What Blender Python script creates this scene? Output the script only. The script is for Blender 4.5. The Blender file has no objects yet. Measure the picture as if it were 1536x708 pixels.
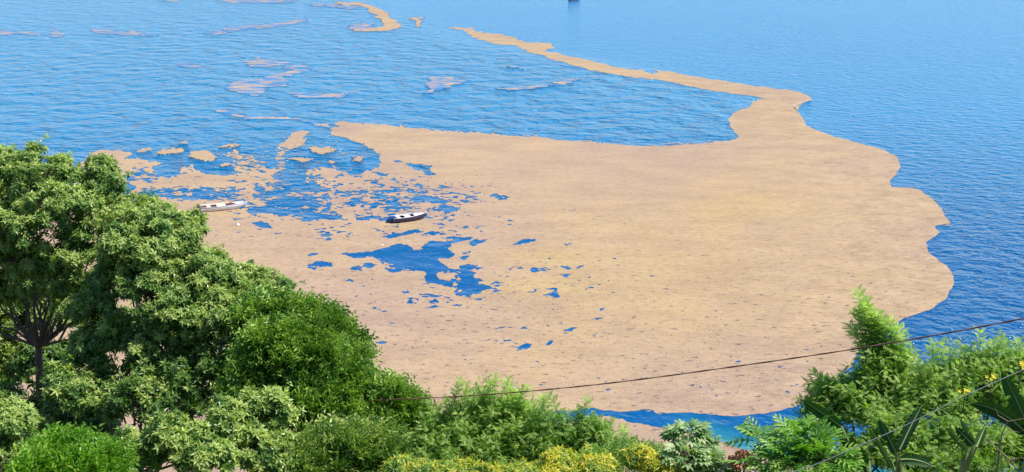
import bpy, math, random
import numpy as np
from mathutils import Vector, Matrix

# ------------------------------------------------------------------ camera, sky, sun
SC = bpy.context.scene
F = 1854.0                 # focal length in photograph pixels (1536 wide)
PITCH = math.radians(15.0)
H = 35.0
cam_d = bpy.data.cameras.new('camera')
cam_d.sensor_width = 36.0
cam_d.lens = 36.0 * F / 1536.0
cam_d.clip_start = 0.1
cam_d.clip_end = 30000
cam = bpy.data.objects.new('camera', cam_d)
SC.collection.objects.link(cam)
cam.location = (0, 0, H)
cam.rotation_euler = (math.pi / 2 - PITCH, 0, 0)
SC.camera = cam

SUN_EL, SUN_AZ = math.radians(62), math.radians(88)   # azimuth clockwise from +Y
w = bpy.data.worlds.new('World'); SC.world = w; w.use_nodes = True
nt = w.node_tree
sky = nt.nodes.new('ShaderNodeTexSky'); sky.sky_type = 'NISHITA'; sky.sun_disc = False
sky.sun_elevation = SUN_EL; sky.sun_rotation = SUN_AZ
sky.air_density = 0.65; sky.dust_density = 0.0; sky.ozone_density = 7.0
bg = nt.nodes['Background']; bg.inputs['Strength'].default_value = 0.15
nt.links.new(sky.outputs[0], bg.inputs['Color'])
sl = bpy.data.lights.new('sun', 'SUN'); sl.energy = 4.8; sl.angle = math.radians(0.53); sl.color = (1.0, 0.95, 0.87)
so = bpy.data.objects.new('sun', sl); SC.collection.objects.link(so)
sd = Vector((math.sin(SUN_AZ) * math.cos(SUN_EL), math.cos(SUN_AZ) * math.cos(SUN_EL), math.sin(SUN_EL)))
so.rotation_euler = (-sd).to_track_quat('-Z', 'Y').to_euler(); so.location = (20, 20, 80)
SC.view_settings.view_transform = 'Standard'; SC.view_settings.look = 'None'
SC.view_settings.exposure = 0.30; SC.view_settings.gamma = 1.0
SC.cycles.max_bounces = 6; SC.cycles.transparent_max_bounces = 6
SC.cycles.use_adaptive_sampling = True

rng = np.random.default_rng(7)
random.seed(7)
cP, sP = math.cos(PITCH), math.sin(PITCH)

def ray(px, py):
    """direction of the view ray through a photograph pixel, y component 1 along the ground"""
    u = (px - 768.0) / F; v = (354.0 - py) / F
    d = np.array([u, cP + v * sP, -sP + v * cP])
    return d
def at(px, py, Y):
    """point at ground distance Y (metres in front of the viewpoint)"""
    d = ray(px, py); t = Y / d[1]
    return np.array([d[0] * t, Y, H + d[2] * t])
def onwater(px, py, z=0.0):
    d = ray(px, py); t = (z - H) / d[2]
    return np.array([d[0] * t, d[1] * t, z])

# ------------------------------------------------------------------ helpers
def link(name, mesh, mat=None, parent=None, loc=None):
    o = bpy.data.objects.new(name, mesh); SC.collection.objects.link(o)
    if mat is not None and mesh is not None and len(mesh.materials) == 0: mesh.materials.append(mat)
    if parent is not None: o.parent = parent
    if loc is not None: o.location = loc
    return o
def tag(o, label=None, cat=None, group=None, kind=None):
    if label: o['label'] = label
    if cat: o['category'] = cat
    if group: o['group'] = group
    if kind: o['kind'] = kind
    return o
def empty(name, loc, rz=0.0):
    o = bpy.data.objects.new(name, None); SC.collection.objects.link(o)
    o.location = loc; o.rotation_euler = (0, 0, rz); o.empty_display_size = 0.2
    return o
def np_mesh(name, verts, faces, smooth=False, attrs=None):
    """verts (n,3); faces = list of (k, m) int arrays, k corners each"""
    me = bpy.data.meshes.new(name)
    if not isinstance(faces, list): faces = [faces]
    faces = [f for f in faces if len(f)]
    me.vertices.add(len(verts)); me.vertices.foreach_set('co', np.asarray(verts, np.float32).ravel())
    idx = np.concatenate([f.ravel() for f in faces]).astype(np.int32)
    tot = np.concatenate([np.full(len(f), f.shape[1]) for f in faces]).astype(np.int32)
    st = np.concatenate([[0], np.cumsum(tot)[:-1]]).astype(np.int32)
    me.loops.add(len(idx)); me.loops.foreach_set('vertex_index', idx)
    me.polygons.add(len(tot)); me.polygons.foreach_set('loop_start', st)
    me.polygons.foreach_set('use_smooth', np.full(len(tot), smooth))
    if attrs:
        for k, a in attrs.items():
            at_ = me.attributes.new(k, 'FLOAT', 'POINT'); at_.data.foreach_set('value', np.asarray(a, np.float32))
    me.update(calc_edges=True)
    return me
class MB:
    """collects simple shapes in one mesh"""
    def __init__(s): s.v = []; s.f = []
    def add(s, v, f):
        b = len(s.v); s.v += [tuple(p) for p in v]; s.f += [tuple(i + b for i in q) for q in f]
    def box(s, c, d, rz=0.0):
        x, y, z = d[0] / 2, d[1] / 2, d[2] / 2
        R = Matrix.Rotation(rz, 3, 'Z')
        v = [Vector(c) + R @ Vector((a * x, b * y, e * z)) for a in (-1, 1) for b in (-1, 1) for e in (-1, 1)]
        s.add(v, [(0, 1, 3, 2), (4, 6, 7, 5), (0, 4, 5, 1), (2, 3, 7, 6), (0, 2, 6, 4), (1, 5, 7, 3)])
    def tube(s, pts, rad, n=6, cap=True):
        pts = [Vector(p) for p in pts]
        if not hasattr(rad, '__len__'): rad = [rad] * len(pts)
        rings = []; base = len(s.v)
        for i, p in enumerate(pts):
            t = (pts[min(i + 1, len(pts) - 1)] - pts[max(i - 1, 0)]).normalized()
            a = t.cross(Vector((0.31, 0.17, 1)) if abs(t.z) < 0.9 else Vector((1, 0.2, 0))).normalized(); b = t.cross(a)
            for k in range(n):
                q = 2 * math.pi * k / n
                s.v.append(tuple(p + (a * math.cos(q) + b * math.sin(q)) * rad[i]))
        for i in range(len(pts) - 1):
            for k in range(n):
                a0 = base + i * n + k; a1 = base + i * n + (k + 1) % n
                s.f.append((a0, a1, a1 + n, a0 + n))
        if cap:
            s.f.append(tuple(base + k for k in range(n))[::-1])
            s.f.append(tuple(base + (len(pts) - 1) * n + k for k in range(n)))
    def build(s, name, mat, parent=None, smooth=False, bevel=0.0, loc=None):
        me = bpy.data.meshes.new(name); me.from_pydata(s.v, [], s.f); me.update()
        if smooth: me.polygons.foreach_set('use_smooth', [True] * len(me.polygons))
        o = link(name, me, mat, parent, loc)
        if bevel:
            m = o.modifiers.new('bevel', 'BEVEL'); m.width = bevel; m.segments = 2; m.limit_method = 'ANGLE'
        return o

# value noise, vectorised
_T = rng.random((512, 512)).astype(np.float32)
def vnoise(x, y, seed=0):
    x = x + seed * 17.31; y = y + seed * 9.77
    xi = np.floor(x).astype(np.int64); yi = np.floor(y).astype(np.int64)
    fx = x - xi; fy = y - yi
    fx = fx * fx * (3 - 2 * fx); fy = fy * fy * (3 - 2 * fy)
    a = _T[yi & 511, xi & 511]; b = _T[yi & 511, (xi + 1) & 511]
    c = _T[(yi + 1) & 511, xi & 511]; d = _T[(yi + 1) & 511, (xi + 1) & 511]
    return (a * (1 - fx) + b * fx) * (1 - fy) + (c * (1 - fx) + d * fx) * fy
def fbm(x, y, octv=4, seed=0, gain=0.5):
    s = 0; a = 1; t = 0
    for o in range(octv):
        s = s + a * vnoise(x * 2 ** o * 1.03, y * 2 ** o * 0.97, seed + o * 3); t += a; a *= gain
    return s / t

# ------------------------------------------------------------------ materials
def new_mat(name):
    m = bpy.data.materials.new(name); m.use_nodes = True
    return m, m.node_tree.nodes, m.node_tree.links, m.node_tree.nodes['Principled BSDF']
def N(nodes, t, **kw):
    n = nodes.new('ShaderNode' + t)
    for k, v in kw.items():
        if k in n.inputs.keys(): n.inputs[k].default_value = v
        else: setattr(n, k, v)
    return n
def ramp(nodes, stops, interp='LINEAR'):
    r = nodes.new('ShaderNodeValToRGB'); cr = r.color_ramp; cr.interpolation = interp
    while len(cr.elements) < len(stops): cr.elements.new(0.5)
    for e, (p, c) in zip(cr.elements, stops):
        e.position = p; e.color = (*c, 1) if len(c) == 3 else c
    return r
def noise_tex(nodes, links, scale, vec, detail=3, rough=0.5, stretch=None, rot=0.0):
    n = N(nodes, 'TexNoise', Scale=scale, Detail=detail, Roughness=rough)
    if stretch is not None or rot:
        mp = nodes.new('ShaderNodeMapping'); mp.inputs['Scale'].default_value = stretch or (1, 1, 1)
        mp.inputs['Rotation'].default_value = (0, 0, rot)
        links.new(vec, mp.inputs['Vector']); links.new(mp.outputs[0], n.inputs['Vector'])
    else: links.new(vec, n.inputs['Vector'])
    return n
def mixc(nodes, links, fac, a, b, blend='MIX'):
    m = nodes.new('ShaderNodeMix'); m.data_type = 'RGBA'; m.blend_type = blend
    for sock, val in ((m.inputs[0], fac), (m.inputs[6], a), (m.inputs[7], b)):
        if hasattr(val, 'links'): links.new(val, sock)
        elif hasattr(val, '__len__'): sock.default_value = (*val, 1)
        else: sock.default_value = val
    return m.outputs[2]
def math_(nodes, links, op, a, b=None, clamp=False):
    m = nodes.new('ShaderNodeMath'); m.operation = op; m.use_clamp = clamp
    for i, val in enumerate((a, b)):
        if val is None: continue
        if hasattr(val, 'links'): links.new(val, m.inputs[i])
        else: m.inputs[i].default_value = val
    return m.outputs[0]

def water_material():
    m, n, l, p = new_mat('sea_water')
    tc = n.new('ShaderNodeNewGeometry').outputs['Position']
    # water body: deep blue, turquoise over the sand shallows by the shore
    shal = n.new('ShaderNodeAttribute'); shal.attribute_name = 'shallow'
    var = noise_tex(n, l, 0.02, tc, 3)
    sx = n.new('ShaderNodeSeparateXYZ'); l.new(tc, sx.inputs[0])
    off = ramp_fac(n, l, sx.outputs['Y'], 105, 230)     # darker blue inshore, lighter turquoise blue further out
    deep = mixc(n, l, off, (0.001, 0.090, 0.26), (0.001, 0.20, 0.43))
    deep = mixc(n, l, var.outputs['Fac'], mixc(n, l, 1.0, deep, (0.9, 0.9, 0.92), 'MULTIPLY'), mixc(n, l, 1.0, deep, (1.1, 1.12, 1.08), 'MULTIPLY'))
    col = mixc(n, l, shal.outputs['Fac'], deep, (0.02, 0.21, 0.27))
    l.new(col, p.inputs['Base Color'])
    p.inputs['Roughness'].default_value = 0.13; p.inputs['IOR'].default_value = 1.333; p.inputs['Specular IOR Level'].default_value = 0.5; p.inputs['Specular Tint'].default_value = (0.42, 0.86, 1.0, 1)
    chop = n.new('ShaderNodeAttribute'); chop.attribute_name = 'chop'
    sw = n.new('ShaderNodeAttribute'); sw.attribute_name = 'swell'
    w1 = noise_tex(n, l, 0.185, tc, 2, 0.4, (1.15, 1, 1), 0.5)
    w2 = noise_tex(n, l, 0.62, tc, 2, 0.55, (0.9, 1, 1), 0.40)
    w3 = noise_tex(n, l, 2.1, tc, 3, 0.6, (0.9, 1, 1), -0.4)
    a = math_(n, l, 'MULTIPLY', math_(n, l, 'MULTIPLY', w1.outputs['Fac'], 4.4), sw.outputs['Fac'])
    b = math_(n, l, 'MULTIPLY', w2.outputs['Fac'], 1.9)
    c = math_(n, l, 'MULTIPLY', w3.outputs['Fac'], 0.38)
    s = math_(n, l, 'ADD', math_(n, l, 'ADD', a, b), c)
    s = math_(n, l, 'MULTIPLY', s, chop.outputs['Fac'])
    bp = n.new('ShaderNodeBump'); bp.inputs['Strength'].default_value = 1.0; bp.inputs['Distance'].default_value = 1.0
    l.new(s, bp.inputs['Height']); l.new(bp.outputs[0], p.inputs['Normal'])
    return m
def slick_material(name, thin=False):
    m, n, l, p = new_mat(name)
    tc = n.new('ShaderNodeNewGeometry').outputs['Position']
    och = n.new('ShaderNodeAttribute'); och.attribute_name = 'ochre_reflect'
    big = noise_tex(n, l, 0.035, tc, 5, 0.6, (1, 0.6, 1))
    fine = noise_tex(n, l, 1.6, tc, 5, 0.7, (0.7, 1, 1))
    grain = noise_tex(n, l, 9.0, tc, 2, 0.7)
    pink, tan, yel = (0.415, 0.30, 0.215), (0.46, 0.335, 0.205), (0.475, 0.35, 0.16)
    if thin: pink, tan, yel = (0.46, 0.36, 0.30), (0.47, 0.35, 0.26), (0.48, 0.34, 0.2)
    c = mixc(n, l, ramp_fac(n, l, big.outputs['Fac'], 0.4, 0.62), pink, tan)
    c = mixc(n, l, och.outputs['Fac'], c, yel)
    c = mixc(n, l, ramp_fac(n, l, fine.outputs['Fac'], 0.40, 0.68), c, mixc(n, l, 1.0, c, (0.86, 0.83, 0.82), 'MULTIPLY'))
    drift = noise_tex(n, l, 0.24, tc, 6, 0.68, (0.45, 1, 1), 0.35)
    c = mixc(n, l, ramp_fac(n, l, drift.outputs['Fac'], 0.38, 0.66), mixc(n, l, 1.0, c, (1.06, 1.06, 1.03), 'MULTIPLY'), mixc(n, l, 1.0, c, (0.92, 0.90, 0.91), 'MULTIPLY'))
    c = mixc(n, l, ramp_fac(n, l, grain.outputs['Fac'], 0.35, 0.7), mixc(n, l, 1.0, c, (1.15, 1.14, 1.12), 'MULTIPLY'), mixc(n, l, 1.0, c, (0.78, 0.76, 0.76), 'MULTIPLY'))
    # dark scraps of weed caught in the scum
    sp = noise_tex(n, l, 2.0, tc, 4, 0.7, (0.55, 1.0, 1), 0.25)
    dens = n.new('ShaderNodeAttribute'); dens.attribute_name = 'speck'
    spf = math_(n, l, 'MULTIPLY', ramp_fac(n, l, sp.outputs['Fac'], 0.595, 0.64), dens.outputs['Fac'])
    c = mixc(n, l, spf, c, (0.13, 0.09, 0.11))
    if thin:                                             # a film only: blue water shows between the streaks
        st = noise_tex(n, l, 0.45, tc, 4, 0.65, (0.4, 1, 1), 0.1)
        c = mixc(n, l, ramp_fac(n, l, st.outputs['Fac'], 0.40, 0.58), c, (0.03, 0.21, 0.44))
    l.new(c, p.inputs['Base Color'])
    p.inputs['Roughness'].default_value = 0.75; p.inputs['Specular IOR Level'].default_value = 0.25
    w1 = noise_tex(n, l, 0.5, tc, 2, 0.5, (0.4, 1, 1), 0.45)
    w2 = noise_tex(n, l, 2.4, tc, 4, 0.6, (0.6, 1, 1), -0.2)
    rp = n.new('ShaderNodeAttribute'); rp.attribute_name = 'ripple'
    s = math_(n, l, 'ADD', math_(n, l, 'MULTIPLY', math_(n, l, 'MULTIPLY', w1.outputs['Fac'], 1.5), rp.outputs['Fac']), math_(n, l, 'MULTIPLY', w2.outputs['Fac'], 0.06))
    bp = n.new('ShaderNodeBump'); bp.inputs['Strength'].default_value = 1; bp.inputs['Distance'].default_value = 1
    l.new(s, bp.inputs['Height']); l.new(bp.outputs[0], p.inputs['Normal'])
    return m
def ramp_fac(n, l, src, a, b):
    mr = n.new('ShaderNodeMapRange'); mr.inputs['From Min'].default_value = a; mr.inputs['From Max'].default_value = b
    mr.interpolation_type = 'SMOOTHSTEP'
    l.new(src, mr.inputs['Value']); return mr.outputs[0]
def leaf_material(name, dark, light, young_lit, transl=0.35, rough=0.42, spec=0.5):
    """tint attribute runs from old dark leaves to young leaves; highlights and shade are painted into it too"""
    m, n, l, p = new_mat(name)
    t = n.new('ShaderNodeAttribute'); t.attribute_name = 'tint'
    r = ramp(n, [(0.0, dark), (0.55, light), (1.0, young_lit)]); l.new(t.outputs['Fac'], r.inputs[0])
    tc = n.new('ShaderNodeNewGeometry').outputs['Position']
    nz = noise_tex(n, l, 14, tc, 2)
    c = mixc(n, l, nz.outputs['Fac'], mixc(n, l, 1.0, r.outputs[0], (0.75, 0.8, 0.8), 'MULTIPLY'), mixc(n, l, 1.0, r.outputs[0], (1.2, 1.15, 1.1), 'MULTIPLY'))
    l.new(c, p.inputs['Base Color'])
    p.inputs['Roughness'].default_value = rough; p.inputs['Specular IOR Level'].default_value = spec
    tr = n.new('ShaderNodeBsdfTranslucent')
    c2 = mixc(n, l, 1.0, c, (1.25, 1.5, 0.45), 'MULTIPLY'); l.new(c2, tr.inputs['Color'])
    mx = n.new('ShaderNodeMixShader'); mx.inputs[0].default_value = transl
    l.new(p.outputs[0], mx.inputs[1]); l.new(tr.outputs[0], mx.inputs[2])
    l.new(mx.outputs[0], n['Material Output'].inputs['Surface'])
    return m
def plain(name, col, rough=0.5, var=0.15, scale=6.0, metal=0.0, bump=0.0):
    m, n, l, p = new_mat(name)
    tc = n.new('ShaderNodeTexCoord').outputs['Object']
    nz = noise_tex(n, l, scale, tc, 4, 0.6)
    lo = tuple(c * (1 - var) for c in col); hi = tuple(min(1, c * (1 + var)) for c in col)
    l.new(mixc(n, l, nz.outputs['Fac'], lo, hi), p.inputs['Base Color'])
    p.inputs['Roughness'].default_value = rough; p.inputs['Metallic'].default_value = metal
    if bump:
        bp = n.new('ShaderNodeBump'); bp.inputs['Distance'].default_value = bump
        l.new(nz.outputs['Fac'], bp.inputs['Height']); l.new(bp.outputs[0], p.inputs['Normal'])
    return m
M = {
 'water': water_material(), 'slick': slick_material('brown_scum'), 'slick_thin': slick_material('thin_scum', True),
 'bark': plain('bark', (0.17, 0.12, 0.09), 0.9, 0.4, 9, bump=0.02),
 'twig': plain('green_brown_twig', (0.13, 0.12, 0.06), 0.8, 0.3, 12),
 'broad': leaf_material('glossy_broad_leaf', (0.03, 0.09, 0.018), (0.12, 0.25, 0.045), (0.46, 0.56, 0.16), 0.28, 0.38, 0.45),
 'small': leaf_material('small_dark_leaf', (0.025, 0.09, 0.014), (0.09, 0.23, 0.03), (0.42, 0.58, 0.12), 0.28, 0.38, 0.5),
 'feather': leaf_material('feathery_leaf', (0.07, 0.17, 0.045), (0.24, 0.41, 0.09), (0.54, 0.66, 0.20), 0.42, 0.5, 0.3),
 'lime': leaf_material('lime_leaf', (0.05, 0.16, 0.015), (0.15, 0.34, 0.03), (0.38, 0.58, 0.09), 0.4, 0.4),
 'croton': leaf_material('yellow_green_leaf', (0.09, 0.22, 0.04), (0.24, 0.40, 0.07), (0.80, 0.68, 0.08), 0.35, 0.4),
 'cassava': leaf_material('pale_star_leaf', (0.08, 0.20, 0.06), (0.20, 0.36, 0.13), (0.52, 0.62, 0.36), 0.3, 0.45, 0.3),
 'lobed': leaf_material('lobed_leaf', (0.08, 0.22, 0.03), (0.17, 0.38, 0.05), (0.36, 0.56, 0.10), 0.35, 0.4),
 'banana': leaf_material('banana_leaf', (0.02, 0.075, 0.02), (0.035, 0.11, 0.028), (0.14, 0.26, 0.06), 0.2, 0.55, 0.25),
 'rib': plain('pale_leaf_rib', (0.36, 0.42, 0.17), 0.5, 0.15),
 'flower': plain('orange_flower', (0.75, 0.30, 0.14), 0.6, 0.3, 30),
 'yflower': plain('yellow_flower', (0.80, 0.66, 0.03), 0.6, 0.2, 30),
 'wire': plain('weathered_cable', (0.24, 0.11, 0.07), 0.7, 0.4, 3),
 'wire2': plain('bare_aluminium_cable', (0.45, 0.46, 0.46), 0.4, 0.2, 3, metal=0.6),
 'white': plain('white_gelcoat', (0.80, 0.80, 0.80), 0.3, 0.04), 'cream': plain('cream_paint', (0.80, 0.66, 0.47), 0.5, 0.08),
 'redbrown': plain('red_brown_paint', (0.33, 0.07, 0.04), 0.6, 0.2), 'darkin': plain('dark_bilge', (0.08, 0.035, 0.03), 0.8, 0.3),
 'navy': plain('navy_hull_paint', (0.06, 0.05, 0.10), 0.4, 0.2), 'blue': plain('blue_cover_cloth', (0.01, 0.06, 0.26), 0.7, 0.2),
 'red': plain('red_hull_paint', (0.42, 0.12, 0.13), 0.4, 0.15), 'steel': plain('engine_casing', (0.05, 0.05, 0.06), 0.4, 0.2),
 'glass': plain('tinted_windscreen', (0.03, 0.05, 0.07), 0.1, 0.1), 'float': plain('white_float', (0.85, 0.85, 0.82), 0.5, 0.05),
 'rib2': plain('dry_wood', (0.34, 0.27, 0.20), 0.85, 0.25, 12),
 'foam': plain('white_foam', (0.52, 0.46, 0.40), 0.8, 0.05),
}

# ------------------------------------------------------------------ shore line and ground
SHORE_PX = [(-900, 652), (100, 652), (600, 650), (814, 636), (870, 631), (900, 628), (951, 636), (995, 642), (1040, 651), (1080, 662), (1112, 674), (1183, 688), (1250, 703), (1400, 725), (1800, 750), (2600, 770)]
_sh = np.array([onwater(*q)[:2] for q in SHORE_PX])
def shore_y(X):
    return np.interp(X, _sh[:, 0], _sh[:, 1]) + 0.5 * (fbm(X * 0.35, X * 0 + 3.3, 4, 5) - 0.5)
HY = [-400, -60, -10, 1.5, 5, 12, 25, 37, 50, 60, 66, 72, 200]
HZ = [130, 50, 34.2, 33.4, 31, 26.3, 19.4, 13.6, 7.8, 3.4, 1.2, 0.0, 0.0]
def ground_z(X, Y):
    X = np.asarray(X, float); Y = np.asarray(Y, float)
    s = shore_y(X) - Y
    z = np.where(s > 0, 0.075 * np.minimum(s, 8) + np.interp(Y, HY, HZ), np.maximum(0.09 * s, -4))
    bumps = (fbm(X * 0.25 + 7, Y * 0.25 + 3, 4, 9) - 0.5) * np.clip((s - 6) / 12, 0, 1) * 1.2
    return z + bumps
xs = np.unique(np.concatenate([np.linspace(-400, -60, 18), np.linspace(-60, 60, 121), np.linspace(60, 400, 18)]))
ys = np.unique(np.concatenate([np.linspace(-400, -20, 20), np.linspace(-20, 62, 70), np.linspace(62, 90, 113), np.linspace(90, 130, 9)]))
XX, YY = np.meshgrid(xs, ys); ZZ = ground_z(XX, YY)
ZZ = ZZ + (fbm(XX * 2, YY * 2, 3, 4) - 0.5) * 0.05
def grid_faces(nx, ny):
    i = np.arange(nx - 1)[None, :] + np.arange(ny - 1)[:, None] * nx
    i = i.ravel(); return np.stack([i, i + 1, i + nx + 1, i + nx], 1)
gm = np_mesh('ground', np.stack([XX.ravel(), YY.ravel(), ZZ.ravel()], 1), grid_faces(len(xs), len(ys)), True)
def ground_material():
    m, n, l, p = new_mat('hillside_and_beach')
    geo = n.new('ShaderNodeNewGeometry').outputs['Position']
    sx = n.new('ShaderNodeSeparateXYZ'); l.new(geo, sx.inputs[0])
    a = noise_tex(n, l, 0.8, geo, 6, 0.6); b = noise_tex(n, l, 6, geo, 5, 0.7)
    sand = mixc(n, l, a.outputs['Fac'], (0.40, 0.27, 0.18), (0.50, 0.35, 0.23))
    sand = mixc(n, l, ramp_fac(n, l, b.outputs['Fac'], 0.55, 0.7), sand, (0.27, 0.17, 0.12))
    wet = ramp_fac(n, l, sx.outputs['Z'], 0.0, 0.12)
    sand = mixc(n, l, wet, mixc(n, l, 1.0, sand, (0.62, 0.6, 0.6), 'MULTIPLY'), sand)
    soil = mixc(n, l, b.outputs['Fac'], (0.05, 0.05, 0.02), (0.10, 0.12, 0.04))
    c = mixc(n, l, ramp_fac(n, l, sx.outputs['Z'], 0.75, 1.3), sand, soil)
    l.new(c, p.inputs['Base Color']); p.inputs['Roughness'].default_value = 0.85
    bp = n.new('ShaderNodeBump'); bp.inputs['Distance'].default_value = 0.15; l.new(b.outputs['Fac'], bp.inputs['Height']); l.new(bp.outputs[0], p.inputs['Normal'])
    return m
tag(link('ground', gm, ground_material()), kind='structure', label='sandy shore rising into an overgrown hillside')

# ------------------------------------------------------------------ sea
def rows_grid(y0, y1, n0, x0, x1, n1):
    """polar-like grid on the water: rows by distance, columns by bearing"""
    v = np.linspace(y0, y1, n0); u = np.linspace(x0, x1, n1)
    U, V = np.meshgrid(u, v)
    du = (U - 768) / F; dv = (354 - V) / F
    dy = cP + dv * sP; dz = -sP + dv * cP
    t = -H / dz
    return U, V, du * t, dy * t
def wind_map(U, V):
    edge = np.interp(V, [-200, 0, 60, 130, 200, 280, 420, 480, 620, 720], [520, 560, 700, 1100, 1210, 1340, 1420, 1380, 1180, 1100])
    return np.clip((U - edge) / 90 + 0.5, 0, 1)
def chop_map(U, V):
    """windward side of the slick is choppy, the lee side is smooth near the shore"""
    edge = np.interp(V, [-200, 0, 60, 130, 200, 280, 420, 480, 620, 720], [520, 560, 700, 1100, 1210, 1340, 1420, 1380, 1180, 1100])
    wind = np.clip((U - edge) / 90 + 0.5, 0, 1)
    lee = np.interp(V, [-100, 0, 120, 200, 260, 330, 380, 460, 600, 700], [1.0, 0.95, 0.9, 0.8, 0.55, 0.25, 0.10, 0.10, 0.16, 0.14])
    windv = np.interp(V, [-100, 0, 200, 450, 560, 650, 720], [0.6, 0.6, 0.6, 0.5, 0.4, 0.28, 0.25])
    return lee * (1 - wind) + windv * wind
vv = np.concatenate([np.linspace(-135, -40, 60), np.linspace(-38, 760, 267)])
uu = np.concatenate([np.linspace(-2500, -300, 40), np.linspace(-290, 1830, 213), np.linspace(1850, 4000, 40)])
U, V = np.meshgrid(uu, vv)
du = (U - 768) / F; dv = (354 - V) / F
t = -H / (-sP + dv * cP)
WX, WY = du * t, (cP + dv * sP) * t
sh = np.clip(1 - (WY - shore_y(WX)) / 4.2, 0, 1) ** 0.8 * np.clip((U - 990) / 90, 0, 1)
wm = np_mesh('sea', np.stack([WX.ravel(), WY.ravel(), 0 * WX.ravel()], 1), grid_faces(len(uu), len(vv))[:, ::-1], True,
             {'shallow': sh.ravel(), 'chop': chop_map(U, V).ravel(), 'swell': (1 - 0.85 * wind_map(U, V)).ravel()})
tag(link('sea', wm, M['water']), kind='structure', label='blue rippled bay water')

# ------------------------------------------------------------------ floating scum
SOLID = [(668,41),(690,41),(705,42),(727,50),(752,52),(775,59),(790,64),(826,66),(830,71),(815,75),(850,83),(880,90),(910,98),(940,104),(955,104),(985,104),(1040,114),(1100,124),(1150,131),(1190,137),(1212,143),(1222,150),(1208,153),(1198,158),(1196,166),(1205,178),(1209,190),(1230,198),(1255,207),(1285,214),(1325,225),(1345,236),(1351,248),(1345,262),(1335,272),(1338,280),(1351,281),(1381,284),(1394,295),(1407,307),(1417,323),(1425,334),(1402,340),(1409,350),(1389,363),(1394,378),(1407,391),(1420,400),(1430,414),(1431,426),(1417,449),(1397,464),(1356,478),(1330,492),(1308,508),(1290,525),(1278,547),(1262,566),(1240,584),(1215,600),(1190,611),(1160,618),(1120,624),(1090,624),(1060,621),(1000,619),(975,614),(940,617),(900,615),(885,611),(860,617),(830,617),(812,620),(806,640),(780,668),(-700,668),(-700,330),(-100,300),(20,262),(60,256),(120,250),(133,240),(137,230),(155,226),(198,228),(196,236),(188,239),(205,238),(225,242),(241,244),(228,250),(232,257),(240,263),(265,264),(272,258),(270,250),(285,248),(295,254),(310,260),(335,262),(352,264),(357,258),(350,248),(347,238),(338,232),(325,229),(350,230),(356,222),(361,230),(376,232),(381,237),(393,241),(396,245),(383,246),(397,250),(418,253),(414,243),(416,232),(413,224),(425,214),(436,206),(434,200),(450,196),(466,197),(463,204),(456,210),(459,217),(440,222),(430,228),(428,238),(433,252),(420,256),(404,263),(425,272),(440,278),(455,287),(476,285),(476,277),(455,273),(465,265),(458,257),(480,251),(500,253),(515,258),(531,266),(543,262),(550,256),(568,252),(570,245),(571,232),(560,225),(540,213),(515,206),(494,204),(498,194),(506,190),(496,185),(510,183),(560,185),(600,190),(640,193),(700,198),(760,203),(800,206),(850,210),(890,213),(930,217),(980,219),(1040,217),(1085,212),(1108,207),(1098,192),(1092,180),(1098,170),(1122,160),(1130,152),(1148,147),(1110,142),(1050,132),(1000,122),(940,115),(890,106),(850,95),(800,80),(770,68),(740,64),(708,56),(700,48)]
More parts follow.
